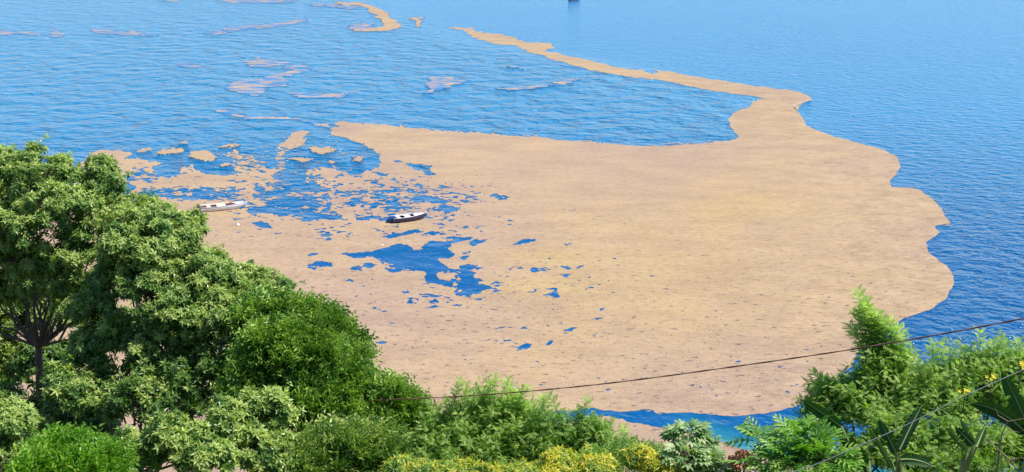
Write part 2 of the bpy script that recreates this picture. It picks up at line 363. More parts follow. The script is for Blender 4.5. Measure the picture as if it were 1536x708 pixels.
HOLES = [
 [(162,252),(172,250),(186,257),(172,258)], [(162,264),(185,263),(222,268),(205,270),(170,268)], [(162,276),(190,274),(205,278),(190,300),(150,300)],
 [(368,317),(380,312),(395,308),(410,302),(440,299),(462,302),(462,308),(445,312),(460,317),(490,320),(515,322),(515,330),(500,333),(480,330),(455,332),(452,326),(430,320),(415,323),(395,320),(380,322)],
 [(374,335),(390,331),(400,336),(408,344),(398,344),(385,340)],
 [(376,282),(392,281),(398,285),(382,286)], [(411,289),(420,287),(428,289),(418,291)],[(380,293),(390,291),(396,294),(384,296)],
 [(607,247),(618,245),(635,247),(647,248),(645,256),(657,262),(652,265),(640,264),(636,257),(620,254)],
 [(557,255),(570,257),(581,261),(580,264),(568,262)], [(592,243),(600,240),(608,243),(598,245)], [(613,276),(632,273),(633,281),(622,278)],
 [(617,299),(627,296),(640,295),(655,294),(660,299),(672,302),(655,304),(638,303),(630,300)],
 [(644,313),(660,310),(664,307),(680,307),(684,312),(690,310),(692,313),(682,318),(668,320),(655,316)],
 [(688,300),(700,298),(708,301),(700,305),(692,303)], [(733,293),(742,291),(752,294),(768,296),(756,301),(744,300),(750,297)],
 [(524,306),(528,298),(541,299),(545,304),(556,305),(537,307)], [(577,304),(595,303),(602,307),(590,310),(582,308)],
 [(542,318),(556,312),(562,303),(569,304),(565,312),(552,316)], [(536,321),(550,324),(572,325),(590,320),(597,325),(590,331),(560,331),(535,329)],
 [(503,290),(520,287),(540,287),(558,287),(550,291),(530,290),(520,292)],[(570,287),(586,287),(588,291),(575,289)],[(553,272),(566,269),(565,273),(556,276)],[(580,268),(592,265),(596,268),(585,269)],[(478,297),(496,292),(499,298),(488,301)],
 [(524,304),(532,299),(540,305)],[(500,270),(512,262),(520,263),(518,265)],[(528,263),(541,262),(540,266),(530,267)],[(561,295),(575,296),(583,298),(568,297)],
 [(572,354),(583,351),(587,346),(600,348),(612,344),(625,343),(635,347),(620,349),(600,354),(588,357)], [(636,350),(650,347),(661,349),(652,353)],
 [(507,380),(530,378),(560,375),(580,372),(590,367),(612,366),(616,371),(624,375),(632,371),(640,365),(650,363),(672,362),(673,358),(658,357),(675,355),(700,358),(710,359),(698,364),(674,366),(673,372),(682,378),(687,384),(675,388),(660,386),(655,388),(665,398),(680,403),(690,404),(686,400),(705,396),(723,401),(723,404),(708,402),(706,404),(715,408),(709,413),(712,416),(725,420),(716,425),(727,427),(738,431),(725,437),(713,443),(704,441),(700,443),(690,445),(684,443),(678,437),(682,431),(672,430),(652,425),(635,424),(637,416),(642,411),(632,407),(605,407),(600,409),(585,408),(573,405),(590,402),(573,396),(572,393),(562,387),(550,385),(547,388),(530,387),(520,383)],
 [(525,402),(540,398),(545,395),(555,395),(566,399),(552,404),(545,401),(540,404),(541,408),(528,406)],
 [(701,366),(712,362),(728,361),(720,366),(712,370),(705,372)], [(698,380),(706,378),(703,382)], [(695,388),(703,385),(703,391),(697,391)],
 [(768,366),(782,362),(785,359),(804,360),(803,364),(785,366),(772,367)], [(846,366),(862,365),(850,368)],
 [(793,407),(795,403),(800,401),(818,401),(825,405),(811,405),(804,409),(797,410)], [(841,400),(850,399),(860,404),(850,404)],[(863,401),(870,397),(877,397),(868,402)],[(838,411),(858,410),(850,415)],
 [(762,403),(772,403),(765,406)], [(809,441),(824,439),(832,436),(818,431),(836,431),(839,446),(830,446),(822,443)], [(786,438),(800,436),(804,431),(808,433),(800,438)],
 [(609,453),(614,449),(620,447),(622,452),(629,453),(611,455)], [(638,451),(650,449),(652,446),(660,455),(648,454)], [(680,456),(690,456),(684,459)],[(645,440),(670,445),(660,445),(647,443)],
 [(516,418),(523,419),(528,423),(520,423)], [(460,401),(478,390),(498,392),(500,397),(488,398),(476,398),(470,404)], [(463,379),(482,379),(478,382),(466,383)],
 [(762,520),(778,521),(788,515),(798,515),(796,522),(785,524),(772,527),(780,523)], [(818,517),(828,511),(833,513),(824,519)], [(843,496),(856,493),(868,492),(860,498),(848,498)],
 [(732,430),(745,422),(760,425),(745,426)], [(700,447),(715,449),(730,446),(718,451)],
 [(897,463),(908,461),(905,465),(898,466)],[(888,477),(905,478),(893,480)],
]
ISLANDS = [[(656,413),(665,409),(685,410),(687,417),(675,421),(660,417)], [(675,430),(684,423),(686,427)], [(682,436),(692,434),(696,437),(688,438)]]
# (outline, thin film?, raggedness, label)
PATCHES = [
 ([(321,165),(335,163),(348,168),(375,172),(400,175),(420,177),(450,180),(478,183),(496,185),(496,190),(470,187),(440,181),(410,180),(385,177),(360,174),(340,172)], 1, 0.7, 'thin pale scum streak joining the upper left corner of the big brown slick'),
 ([(340,132),(345,124),(360,119),(380,119),(400,114),(416,110),(435,106),(470,99),(465,105),(440,112),(425,116),(436,122),(430,128),(415,130),(400,134),(392,140),(385,146),(360,142),(350,137)], 1, 1.6, 'broad pinkish scum patch floating left of centre in the upper bay'),
 ([(355,92),(380,88),(400,86),(430,92),(472,101),(450,108),(430,104),(400,102),(375,100)], 1, 3.5, 'broken pale film drifting just above the broad pinkish scum patch'),
 ([(428,140),(445,137),(465,140),(500,138),(525,140),(518,146),(480,147),(450,147)], 1, 2.0, 'low pinkish scum streak right of and below the broad pinkish patch'),
 ([(262,96),(280,92),(300,95),(303,101),(285,104),(268,102)], 1, 1.8, 'faint pink scum smudge on open water left of the broad pinkish patch'),
 ([(295,50),(320,48),(345,41),(375,36),(400,35),(425,33),(450,27),(462,29),(455,34),(430,39),(405,42),(375,43),(345,47),(325,51)], 1, 0.9, 'slanting tan scum streak near the top left of the bay'),
 ([(-260,40),(-200,44),(-60,44),(0,44),(30,47),(60,50),(62,54),(20,52),(-60,52),(-260,50)], 1, 1.0, 'pale scum band running in from the left edge of the photo'),
 ([(72,50),(82,46),(98,50),(96,54),(78,54)], 1, 1.0, 'tiny scum fleck beside the pale band at the left edge'),
 ([(135,47),(145,44),(160,46),(195,46),(215,50),(245,50),(230,54),(190,53),(165,52),(140,50)], 1, 1.2, 'row of pale scum flecks between the left band and the slanting streak'),
 ([(238,0),(250,-6),(275,-4),(268,3),(250,4)], 1, 1.0, 'small scum fleck cut by the top edge above the slanting streak'),
 ([(325,0),(350,-10),(420,-8),(450,-2),(440,4),(410,6),(370,5),(345,4)], 1, 1.2, 'scum streak along the top edge of the photo, left of the curling patch'),
 ([(500,2),(520,2),(545,4),(560,9),(575,15),(584,20),(590,28),(598,36),(600,42),(585,47),(560,48),(535,47),(528,44),(545,41),(560,40),(572,36),(568,28),(562,23),(554,18),(550,12),(535,8),(515,8)], 0, 1.5, 'curling tan scum patch at the top centre with a hooked tail'),
 ([(520,43),(530,36),(545,33),(558,38),(545,46)], 1, 2.2, 'pink film lying inside the hook of the curling top patch'),
 ([(455,4),(490,6),(540,10),(530,14),(500,11),(470,9)], 1, 2.0, 'thin scum line trailing left from the curling top patch'),
 ([(616,27),(625,25),(640,24),(630,30),(632,40),(626,42),(622,33)], 0, 0.6, 'small T-shaped tan scum fleck between the curling patch and the long arm'),
 ([(632,128),(650,115),(675,115),(705,124),(670,134),(650,142),(630,140),(642,134)], 1, 3.2, 'broken pink film in the middle of the open lagoon'),
 ([(760,98),(775,102),(790,104),(780,106),(765,103)], 1, 2.2, 'faint pink fleck above the long ribbon of film in the lagoon'),
 ([(740,132),(790,128),(830,122),(885,112),(870,120),(840,128),(800,133),(760,136)], 1, 2.6, 'long pink film ribbon slanting up towards the arm of the slick'),
 ([(205,227),(213,224),(225,223),(227,228),(212,230)], 0, 0.4, 'small scum raft above the left end of the slick near the tall tree'),
 ([(231,231),(245,225),(270,222),(271,228),(250,232)], 0, 0.4, 'slim scum raft right of the small raft near the tall tree'),
 ([(282,229),(300,227),(317,228),(325,233),(318,240),(298,242),(285,236)], 0, 0.4, 'squarish scum raft in the blue water above the white boat'),
 ([(327,250),(338,245),(350,247),(345,251)], 0, 0.3, 'little oval scum raft touching the left slick above the white boat'),
 ([(328,220),(334,216),(363,216),(352,221)], 0, 0.3, 'thin scum raft lying alone above the left slick'),
 ([(457,222),(470,221),(506,220),(503,225),(490,230),(478,233),(468,228)], 0, 0.4, 'pointed scum raft in blue water under the top edge of the slick'),
 ([(430,237),(445,235),(470,239),(455,243),(440,240)], 0, 0.5, 'slender scum raft below the pointed raft'),
 ([(527,239),(535,236),(545,238),(540,242),(531,243)], 0, 0.2, 'round scum island in the blue pool above the dark blue boat'),
 ([(489,245),(498,242),(507,243),(498,249)], 0, 0.3, 'tiny scum island left of the round island'),
 ([(268,214),(282,212),(285,216),(270,217)], 1, 0.8, 'pale foam fleck above the squarish scum raft'),
 ([(812,634),(800,645),(780,680),(1130,700),(1090,672),(1060,660),(1010,650),(995,643),(980,640),(960,636),(941,634),(930,629),(905,625),(890,628),(868,634),(840,636),(826,637)], 0, 0.6, 'brown scum washed against the beach behind the bushes'),
]
SPECK = [(600,300,150,46,0.90),(440,295,130,48,1.05),(490,350,130,20,0.55),(280,291,120,13,1.4),(230,262,90,20,0.9),(400,240,120,34,0.85),(390,345,90,20,0.6),(690,330,120,40,0.58),(530,352,130,22,0.52),(680,445,200,34,0.55),(860,410,140,42,0.50),(800,505,250,50,0.34),(1000,570,260,50,0.26),(880,330,140,60,0.24),(640,490,140,50,0.34),(1150,560,130,60,0.2),(960,645,90,14,0.5)]
def sdf(poly, U, V):
    """signed distance to an outline, positive inside"""
    P = np.array(poly, float); n = len(P)
    out = np.full(U.shape, -40.0, np.float32)
    m = 22
    x0, x1, y0, y1 = P[:, 0].min() - m, P[:, 0].max() + m, P[:, 1].min() - m, P[:, 1].max() + m
    sel = (U > x0) & (U < x1) & (V > y0) & (V < y1)
    x = U[sel].astype(np.float32); y = V[sel].astype(np.float32)
    d2 = np.full(x.shape, 1600.0, np.float32); ins = np.zeros(x.shape, bool)
    for i in range(n):
        ax, ay = P[i]; bx, by = P[(i + 1) % n]
        c = ((ay > y) != (by > y))
        if by != ay: ins ^= c & (x < (bx - ax) * (y - ay) / (by - ay) + ax)
        ex, ey = bx - ax, (by - ay)
        near = (x > min(ax, bx) - 40) & (x < max(ax, bx) + 40) & (y > min(ay, by) - 40) & (y < max(ay, by) + 40)
        xn, yn = x[near], y[near]
        L = ex * ex + ey * ey + 1e-9
        tt = np.clip(((xn - ax) * ex + (yn - ay) * ey) / L, 0, 1)
        q = (xn - ax - tt * ex) ** 2 + ((yn - ay - tt * ey) * 1.6) ** 2
        d2[near] = np.minimum(d2[near], q)
    d = np.sqrt(d2); out[sel] = np.where(ins, d, -d)
    return out
def iso_mesh(name, U, V, X, Y, Fv, attrs, z=0.012, mat=None, skirt=True):
    """sheet where Fv > 0, outline by marching squares, inner cells merged along rows"""
    ny, nx = Fv.shape
    ins = Fv > 0
    c00, c10, c01, c11 = ins[:-1, :-1], ins[:-1, 1:], ins[1:, :-1], ins[1:, 1:]
    code = c00 * 1 + c10 * 2 + c11 * 4 + c01 * 8
    full = code == 15
    verts = []; vid = {}
    def node(j, i):
        k = ('n', j, i)
        if k not in vid: vid[k] = len(verts); verts.append((X[j, i], Y[j, i], j, i))
        return vid[k]
    def cut(j0, i0, j1, i1):
        k = (j0, i0, j1, i1)
        if k not in vid:
            a, b = Fv[j0, i0], Fv[j1, i1]; t = float(a / (a - b)); t = min(max(t, 0.02), 0.98)
            vid[k] = len(verts); verts.append((X[j0, i0] * (1 - t) + X[j1, i1] * t, Y[j0, i0] * (1 - t) + Y[j1, i1] * t, j0, i0))
        return vid[k]
    faces = []; edges = []
    for j in range(ny - 1):
        row = full[j]
        if row.any():
            d = np.diff(np.concatenate([[0], row.astype(np.int8), [0]]))
            s = np.nonzero(d == 1)[0]; e = np.nonzero(d == -1)[0]
            for a, b in zip(s, e):
                k = a
                while k < b:                       # pieces at most 10 cells long keep the attributes
                    k2 = min(k + 24, b)
                    faces.append((node(j + 1, k), node(j + 1, k2), node(j, k2), node(j, k))); k = k2
    jj, ii = np.nonzero((code > 0) & (code < 15))
    for j, i in zip(jj.tolist(), ii.tolist()):
        cs = [(j, i), (j, i + 1), (j + 1, i + 1), (j + 1, i)]
        val = [bool(ins[c]) for c in cs]
        poly = []; cuts = []
        for k in range(4):
            a, b = cs[k], cs[(k + 1) % 4]
            if val[k]: poly.append(node(*a))
            if val[k] != val[(k + 1) % 4]:
                lo, hi = (a, b) if a < b else (b, a)
                q = cut(*lo, *hi); poly.append(q); cuts.append(q)
        if len(poly) >= 3: faces.append(tuple(poly[::-1]))
        if len(cuts) == 2: edges.append(tuple(cuts))
    if not verts: return None
    V3 = [(x, y, z) for x, y, _, _ in verts]
    ji = np.array([(a, b) for _, _, a, b in verts])
    nv = len(V3)
    if skirt:
        for a, b in edges:
            k = len(V3); V3 += [(verts[a][0], verts[a][1], -0.01), (verts[b][0], verts[b][1], -0.01)]
            ji = np.vstack([ji]) if False else ji
            faces.append((a, b, k + 1, k))
        ex = [ji[e] for ed in edges for e in ed]
        if ex: ji = np.vstack([ji, np.array(ex)])
    me = bpy.data.meshes.new(name); me.from_pydata(V3, [], faces); me.update()
    for k, A in attrs.items():
        at_ = me.attributes.new(k, 'FLOAT', 'POINT'); at_.data.foreach_set('value', A[ji[:, 0], ji[:, 1]].astype(np.float32))
    return me
def build_slicks():
    dx, dy = 1.15, 0.72
    def region(x0, x1, y0, y1, dx=dx, dy=dy):
        return rows_grid(y0, y1, int((y1 - y0) / dy) + 1, x0, x1, int((x1 - x0) / dx) + 1)
    def warp(U, V, X, Y, amp):
        s = 1.0 / 1.3
        n1 = fbm(X * s, Y * s * 0.55, 5, 1, 0.68) - 0.5; n2 = fbm(X * s, Y * s * 0.55, 5, 2, 0.68) - 0.5
        n3 = fbm(X * 3.1, Y * 1.3, 2, 6) - 0.5; n4 = fbm(X * 3.1, Y * 1.3, 2, 7) - 0.5
        n5 = fbm(X * 0.28, Y * 0.16, 3, 61) - 0.5; n6 = fbm(X * 0.28, Y * 0.16, 3, 62) - 0.5
        return U + n1 * 15 * amp + n3 * 4 + n5 * 9, V + n2 * 7.5 * amp + n4 * 3 + n6 * 5
    def attrs(U, V, X, Y):
        och = np.zeros(U.shape)
        for cx, cy, rx, ry, a in ((1120,310,90,26,0.55),(1160,165,60,35,0.45),(820,385,80,14,0.75),(1100,400,260,110,0.35),(1000,340,190,90,0.35),(900,520,240,90,0.3),(780,430,120,14,0.6),(800,70,150,25,0.4),(560,25,60,20,0.5),(930,460,120,60,0.45),(1060,105,150,30,0.35),(612,340,30,6,0.9),(335,319,35,5,0.7)):  # last two paint the boats' warm reflections onto the scum
            och += a * np.exp(-(((U - cx) / rx) ** 2 + ((V - cy) / ry) ** 2))
        och = np.clip(0.75 * och * (0.4 + 1.2 * fbm(X * 0.15, Y * 0.06, 4, 8)), 0, 1)
        edge = np.interp(V, [0, 150, 220, 300, 420, 480, 620], [900, 1200, 1300, 1400, 1430, 1380, 1200])
        rip = np.clip(1 - (edge - U) / 330, 0.0, 1) * 0.95 + 0.22 * np.clip((290 - V) / 90, 0, 1) * np.clip((900 - U) / 300, 0, 1) + 0.05
        sp = np.clip(0.35 + 0.65 * (V - 300) / 150, 0.1, 1)
        return {'ochre_reflect': och, 'ripple': rip, 'speck': sp}
    # main slick
    U, V, X, Y = region(-420, 1450, 30, 669)
    Uw, Vw = warp(U, V, X, Y, 1.0)
    calm = np.clip((U - 700) / 250, 0, 1)            # the seaward front is a cleaner line
    Uw = Uw * (1 - calm) + (U + (Uw - U) * 0.45) * calm; Vw = Vw * (1 - calm) + (V + (Vw - V) * 0.6) * calm
    Fv = sdf(SOLID, Uw, Vw)
    hol = np.full(U.shape, -40.0)
    for h in HOLES: hol = np.maximum(hol, sdf(h, Uw, Vw))
    for h in ISLANDS: hol = np.minimum(hol, -sdf(h, Uw, Vw))
    hol = np.maximum(hol, sdf([(965,104),(975,102),(990,108),(980,112),(965,108)], Uw, Vw) - 0.4)
    Fv = np.minimum(Fv, -hol)
    den = np.zeros(U.shape)
    for cx, cy, rx, ry, a in SPECK: den = np.maximum(den, a * np.exp(-(((U - cx) / rx) ** 2 + ((V - cy) / ry) ** 2)))
    sk = X + 0.4 * Y; nz = fbm(sk * 0.72, Y * 0.80, 4, 11, 0.68) * 0.5 + fbm(X * 1.6, Y * 1.9, 3, 21, 0.6) * 0.5
    thr = 0.80 - 0.36 * den
    Fv = np.minimum(Fv, (thr - nz) * 40)
    isl = np.zeros(U.shape)
    for cx, cy, rx, ry, a in ((510,232,75,30,0.72),(430,313,85,14,0.85),(270,290,115,13,1.1),(430,262,50,20,0.7),(330,235,130,18,0.72),(560,318,70,14,0.8),(475,245,60,14,0.6),(620,390,60,20,0.15),(950,628,80,8,0.6),(180,265,60,14,0.6)): isl = np.maximum(isl, a * np.exp(-(((U - cx) / rx) ** 2 + ((V - cy) / ry) ** 2)))
    isl = np.maximum(isl, 0.62 * np.exp(-((np.minimum(Fv, 30) + 3.5) / 4.0) ** 2) * (Fv < 0) * np.clip((V - 90) / 60, 0, 1))
    nz2 = fbm(sk * 0.55 + 40, Y * 0.62, 4, 41, 0.65) * 0.55 + fbm(X * 1.8, Y * 1.5, 3, 51, 0.6) * 0.45
    Fv = np.maximum(Fv, (nz2 - (0.84 - 0.30 * isl)) * 40)
    me = iso_mesh('scum_slick', U, V, X, Y, Fv, attrs(U, V, X, Y))
    o = link('scum_slick', me, M['slick'])
    tag(o, 'huge brown scum slick filling mid bay, with a long arm trailing up left', 'floating scum')
    # outliers
    for q, (poly, thin, rag, lab) in enumerate(PATCHES):
        P = np.array(poly, float)
        U, V, X, Y = region(P[:, 0].min() - 8, P[:, 0].max() + 8, P[:, 1].min() - 5, P[:, 1].max() + 5, 0.8, 0.45)
        Uw, Vw = warp(U, V, X * 0.5, Y * 0.5, 0.7) if V.mean() < 180 else warp(U, V, X, Y, 1.0)
        Fv = sdf(poly, Uw, Vw)
        k = 0.25 if V.mean() < 180 else 0.6
        Fv = Fv - max(rag, 1.1 if V.mean() > 180 else 0) * 5 * (fbm(X * k, Y * k * 1.1, 5, 31, 0.7) - 0.36)
        A_ = attrs(U, V, X, Y)
        if thin: A_['ripple'] = A_['ripple'] * 0 + 0.75
        me = iso_mesh('scum_patch', U, V, X, Y, Fv, A_, 0.014 + 0.0025 * q)
        if me: tag(link('scum_patch', me, M['slick_thin' if thin else 'slick']), lab, 'floating scum', 'scum patches drifting off the big slick')
build_slicks()

# white foam where the front of the slick breaks
fm = MB()
for (a, b, wd) in (((1190,160),(1197,156),0.9),((1197,156),(1208,153),0.8),((1208,153),(1217,149),0.6),((1190,160),(1196,166),0.8)):
    A, B = onwater(*a, 0.09), onwater(*b, 0.09)
    d = (B - A); d /= np.linalg.norm(d); s_ = np.array([-d[1], d[0], 0]) * wd * 0.5
    fm.tube([A, (A + B) / 2 + s_ * 0.6, B], [0.05, 0.13, 0.05], 6)
tag(fm.build('foam_crest', M['foam']), 'white foam crest on the seaward corner of the brown slick', 'foam')

# ------------------------------------------------------------------ boats
def boat(name, label, bow_px, stern_px, paint, beam, sheer, style):
    """hull is lofted from stern (x=0) to bow (x=L) in its own frame; origin on the water at the stern"""
    A = Vector(onwater(*stern_px)); B = Vector(onwater(*bow_px)); L = (B - A).length
    root = empty(name, A, math.atan2(B.y - A.y, B.x - A.x))
    tag(root, label, 'boat')
    n = 15; secs = []
    for i in range(n):
        t = i / (n - 1)
        b = beam * 0.5 * (0.86 + 0.14 * math.sin(math.pi * min(t * 1.4, 1))) * (1 - max(0, (t - 0.45) / 0.55) ** 2.3) + 0.012
        zs = sheer * (0.92 + 0.5 * max(0, t - 0.25) ** 1.6)
        zk = -0.16 + 0.30 * max(0, (t - 0.72) / 0.28) ** 1.8
        x = L * t * (1 - 0.0)
        rake = 0.35 * max(0, (t - 0.75) / 0.25)
        secs.append([(x - rake, 0, zk), (x - rake * 0.8, 0.62 * b, zk + 0.11), (x - rake * 0.5, 0.9 * b, 0.12 + zk * 0.3 + 0.1 * t), (x - rake * 0.2, 1.02 * b, zs * 0.62 + 0.02), (x, b, zs)])
    v = []; f = []
    for s in secs: v += [(x, -y, z) for x, y, z in s[::-1]] + s[1:]
    k = 9
    for i in range(n - 1):
        for j in range(k - 1): f.append((i * k + j, i * k + j + 1, (i + 1) * k + j + 1, (i + 1) * k + j))
    f.append(tuple(range(k)))                          # transom
    mb = MB(); mb.add(v, f); hull = mb.build('hull', paint, root, True)
    hull.modifiers.new('skin', 'SOLIDIFY').thickness = 0.03
    def sheer_at(t):
        i = min(int(t * (n - 1)), n - 2); q = t * (n - 1) - i
        a, b_ = Vector(secs[i][4]), Vector(secs[i + 1][4]); return a.lerp(b_, q)
    # gunwale rail
    rm = MB()
    for sg in (-1, 1):
        rm.tube([(p.x, sg * p.y, p.z + 0.015) for p in (sheer_at(q / 14) for q in range(15))], 0.03, 6)
    rm.build('gunwale', M['white'] if style != 'far' else M['red'], root, True)
    def deckpiece(pname, t0, t1, mat, drop=0.02, inner=0.0, side=None, thick=0.03):
        """deck between two stations; inner>0 leaves a well in the middle"""
        m = MB(); q = 8
        top = []; 
        for a in range(q + 1):
            p = sheer_at(t0 + (t1 - t0) * a / q); top.append((p.x, max(p.y - 0.02, 0.01), p.z - drop))
        sides = (side,) if side else (1,)
        if inner == 0:
            vv = [(x, -y, z) for x, y, z in top] + [(x, 0, z + 0.05 * y) for x, y, z in top] + top
            ff = []
            for a in range(q):
                for r_ in range(2): ff.append((r_ * (q + 1) + a, r_ * (q + 1) + a + 1, (r_ + 1) * (q + 1) + a + 1, (r_ + 1) * (q + 1) + a))
            m.add(vv, ff)
        else:
            vv = [(x, side * y, z) for x, y, z in top] + [(x, side * max(y - inner, 0.02), z + 0.005) for x, y, z in top]
            m.add(vv, [(a, a + 1, q + 2 + a, q + 1 + a) if side < 0 else (a, q + 1 + a, q + 2 + a, a + 1) for a in range(q)])
        o = m.build(pname, mat, root); o.modifiers.new('thick', 'SOLIDIFY').thickness = thick
        return o
    fl = MB(); q = 10; vv = []
    for a in range(q + 1):
        p = sheer_at(0.02 + 0.8 * a / q); vv += [(p.x, -p.y * 0.85, 0.10), (p.x, p.y * 0.85, 0.10)]
    fl.add(vv, [(2 * a, 2 * a + 2, 2 * a + 3, 2 * a + 1) for a in range(q)])
    fl.build('floor', M['redbrown'] if style == 'white' else M['darkin'], root)
    if style == 'white':
        deckpiece('foredeck', 0.74, 0.985, M['white'])
        for sg in (-1, 1): deckpiece('side_deck', 0.0, 0.745, M['cream'], 0.022, 0.20, sg)
        for t0, t1 in ((0.13, 0.21), (0.34, 0.53)): deckpiece('thwart', t0, t1, M['cream'], 0.026)
        p = sheer_at(0.66)
        c = MB(); c.box((p.x, 0.10, 0.42), (0.30, 0.42, 0.55)); c.build('console', M['redbrown'], root, bevel=0.03)
        c = MB(); c.tube([(p.x - 0.15, 0.1, 0.72), (p.x - 0.12, 0.1, 0.98)], 0.02, 6); c.tube([(p.x - 0.14, 0.1 + 0.16 * math.cos(a * 0.785), 0.86 + 0.16 * math.sin(a * 0.785)) for a in range(9)], 0.015, 5)
        c.build('steering_wheel', M['redbrown'], root)
        c = MB(); c.tube([(p.x + 0.5, 0.3, 0.5), (p.x + 0.3, 0.05, 0.56), (p.x - 0.4, -0.2, 0.52)], 0.06, 6); c.build('rolled_net', M['redbrown'], root, True)
    elif style == 'navy':
        deckpiece('foredeck', 0.62, 0.985, M['white'])
        for sg in (-1, 1): deckpiece('side_deck', 0.12, 0.625, M['white'], 0.022, 0.24, sg)
        for t0, t1 in ((0.14, 0.24), (0.36, 0.52)): deckpiece('thwart', t0, t1, M['white'], 0.026)
        p = sheer_at(0.62); c = MB()
        c.add([(p.x, -0.5, p.z), (p.x, 0.5, p.z), (p.x - 0.16, 0.42, p.z + 0.16), (p.x - 0.16, -0.42, p.z + 0.16)], [(0, 1, 2, 3)])
        o = c.build('windscreen', M['glass'], root); o.modifiers.new('thick', 'SOLIDIFY').thickness = 0.02
    else:
        deckpiece('foredeck', 0.55, 0.985, M['red']); deckpiece('thwart', 0.2, 0.3, M['white'], 0.03)
    # outboard engine hung on the transom
    c = MB(); cm = M['blue'] if style == 'navy' else M['steel']
    secs_ = [(-0.42, 0.13, 0.30, 0.44), (-0.36, 0.19, 0.26, 0.72), (-0.15, 0.20, 0.26, 0.80), (-0.02, 0.15, 0.32, 0.66)]
    if style == 'navy': secs_ = [(-0.62, 0.10, 0.02, 0.20), (-0.45, 0.24, 0.06, 0.42), (-0.05, 0.40, 0.20, 0.66), (0.45, 0.46, 0.36, 0.70)]
    vv = []
    for x, y, z0, z1 in secs_: vv += [(x, -y, z0), (x, y, z0), (x, y * 0.7, z1), (x, -y * 0.7, z1)]
    ff = [(0, 3, 2, 1), (12, 13, 14, 15)]
    for a in range(3):
        for b_ in range(4): ff.append((a * 4 + b_, a * 4 + (b_ + 1) % 4, a * 4 + 4 + (b_ + 1) % 4, a * 4 + 4 + b_))
    c.add(vv, ff); eng = c.build('outboard_engine', cm, root, True, 0.04)
    c = MB(); c.tube([(-0.2, 0, 0.35), (-0.24, 0, 0.0), (-0.26, 0, -0.45)], [0.07, 0.05, 0.04], 6); c.build('engine_leg', M['steel'], eng)
    # bow cleat and mooring line into the water
    p = sheer_at(0.97); c = MB(); c.box((p.x - 0.15, 0, p.z + 0.03), (0.16, 0.04, 0.05)); c.build('cleat', M['steel'], root)
    c = MB(); c.tube([(p.x - 0.1, 0, p.z + 0.03), (L + 0.05, 0, p.z - 0.05), (L + 0.5, 0.1, 0.12), (L + 0.95, 0.15, -0.1)], 0.012, 4); c.build('mooring_line', M['float'], root)
    return root
boat('moored_boat', 'white open boat with cream thwarts and red brown floor, near the tall tree', (371, 311), (301, 316.5), M['white'], 1.75, 0.58, 'white')
boat('moored_boat', 'navy hulled boat with white deck and blue engine cover, surrounded by brown scum', (640, 327.5), (587, 333.5), M['navy'], 1.6, 0.60, 'navy')
boat('moored_boat', 'small dark and red boat cut off by the top edge of the photo', (870, -0.4), (854, 1.4), M['red'], 1.4, 0.5, 'far')
for px, py, r_, lab in ((573, 368.5, 0.12, 'white float lying on the scum just above the large blue pool'), (676, 326.5, 0.11, 'white float right of the navy boat'),
                        (1154, 347, 0.08, 'tiny white float alone on the right part of the slick'), (357, 338, 0.2, 'pale blue white float between the white boat and the tree')):
    bm = MB(); c = onwater(px, py); ring = []
    pts = [(0, 0, -0.6), (0, 0, -0.55), (0, 0, -0.2), (0, 0, 0.2), (0, 0, 0.65), (0, 0, 0.9), (0, 0, 1.05), (0, 0, 1.5)]
    bm.tube([tuple(np.array(p) * r_ + np.array((0, 0, 0.03))) for p in pts], [r_ * q for q in (0.3, 0.8, 1.05, 1.1, 0.8, 0.35, 0.16, 0.1)], 10)
    tag(bm.build('mooring_float', M['float'], None, True, loc=tuple(c)), lab, 'float', 'mooring floats in the slick')

# ------------------------------------------------------------------ leaves and crowns
def frames(d, roll=None):
    """rotation matrices whose local x axis is d and local z axis is as near up as possible, rolled at random"""
    d = d / (np.linalg.norm(d, axis=1, keepdims=True) + 1e-9)
    up = np.tile(np.array([0.02, 0.01, 1.0]), (len(d), 1))
    y = np.cross(up, d); y /= np.linalg.norm(y, axis=1, keepdims=True) + 1e-9
    z = np.cross(d, y)
    if roll is not None:
        c, s = np.cos(roll)[:, None], np.sin(roll)[:, None]
        y, z = y * c + z * s, z * c - y * s
    return np.stack([d, y, z], 2)
def T_leaf(L, W, droop=0.25, fold=0.18):
    v = [(0, 0, 0), (0.42 * L, W / 2, -0.02 * L), (0.45 * L, 0, -fold * W), (0.42 * L, -W / 2, -0.02 * L), (L, 0, -droop * L)]
    v[1] = (v[1][0], v[1][1], v[1][2] + fold * W * 0.5); v[3] = (v[3][0], v[3][1], v[3][2] + fold * W * 0.5)
    return np.array(v), np.array([(0, 2, 1), (0, 3, 2), (1, 2, 4), (2, 3, 4)])
def merge(parts):
    V_, F_, A_ = [], [], []; b = 0
    for v, f, a in parts:
        V_.append(v); F_.append(f + b); A_.append(a); b += len(v)
    return np.concatenate(V_), np.concatenate(F_), np.concatenate(A_)
def xf(v, R, t=(0, 0, 0)): return v @ np.asarray(R).T + np.asarray(t)
def T_rosette(nl, L, W, rs):
    """whorl of leaves round a shoot tip that points along local x"""
    parts = []
    for i in range(nl):
        q = i / nl; el = math.radians(62 - 88 * q + rs.uniform(-9, 9)); az = i * 2.4 + rs.uniform(-0.3, 0.3)
        s = (0.72 + 0.4 * q) * rs.uniform(0.85, 1.15)
        v, f = T_leaf(L * s, W * s, rs.uniform(0.15, 0.45))
        d = np.array([[math.sin(el), math.cos(el) * math.cos(az), math.cos(el) * math.sin(az)]])
        ax = np.array([1.0, 0, 0]); y = np.cross(ax, d[0]); y /= np.linalg.norm(y) + 1e-9; z = np.cross(d[0], y)
        R = np.stack([d[0], y, z], 1)
        parts.append((xf(v, R, (-0.25 * L * q, 0, 0)), f, np.full(len(v), 0.36 - 0.62 * q + rs.uniform(-0.15, 0.15))))  # light inner, dark outer leaves: sun highlights painted into the tint
    return merge(parts)
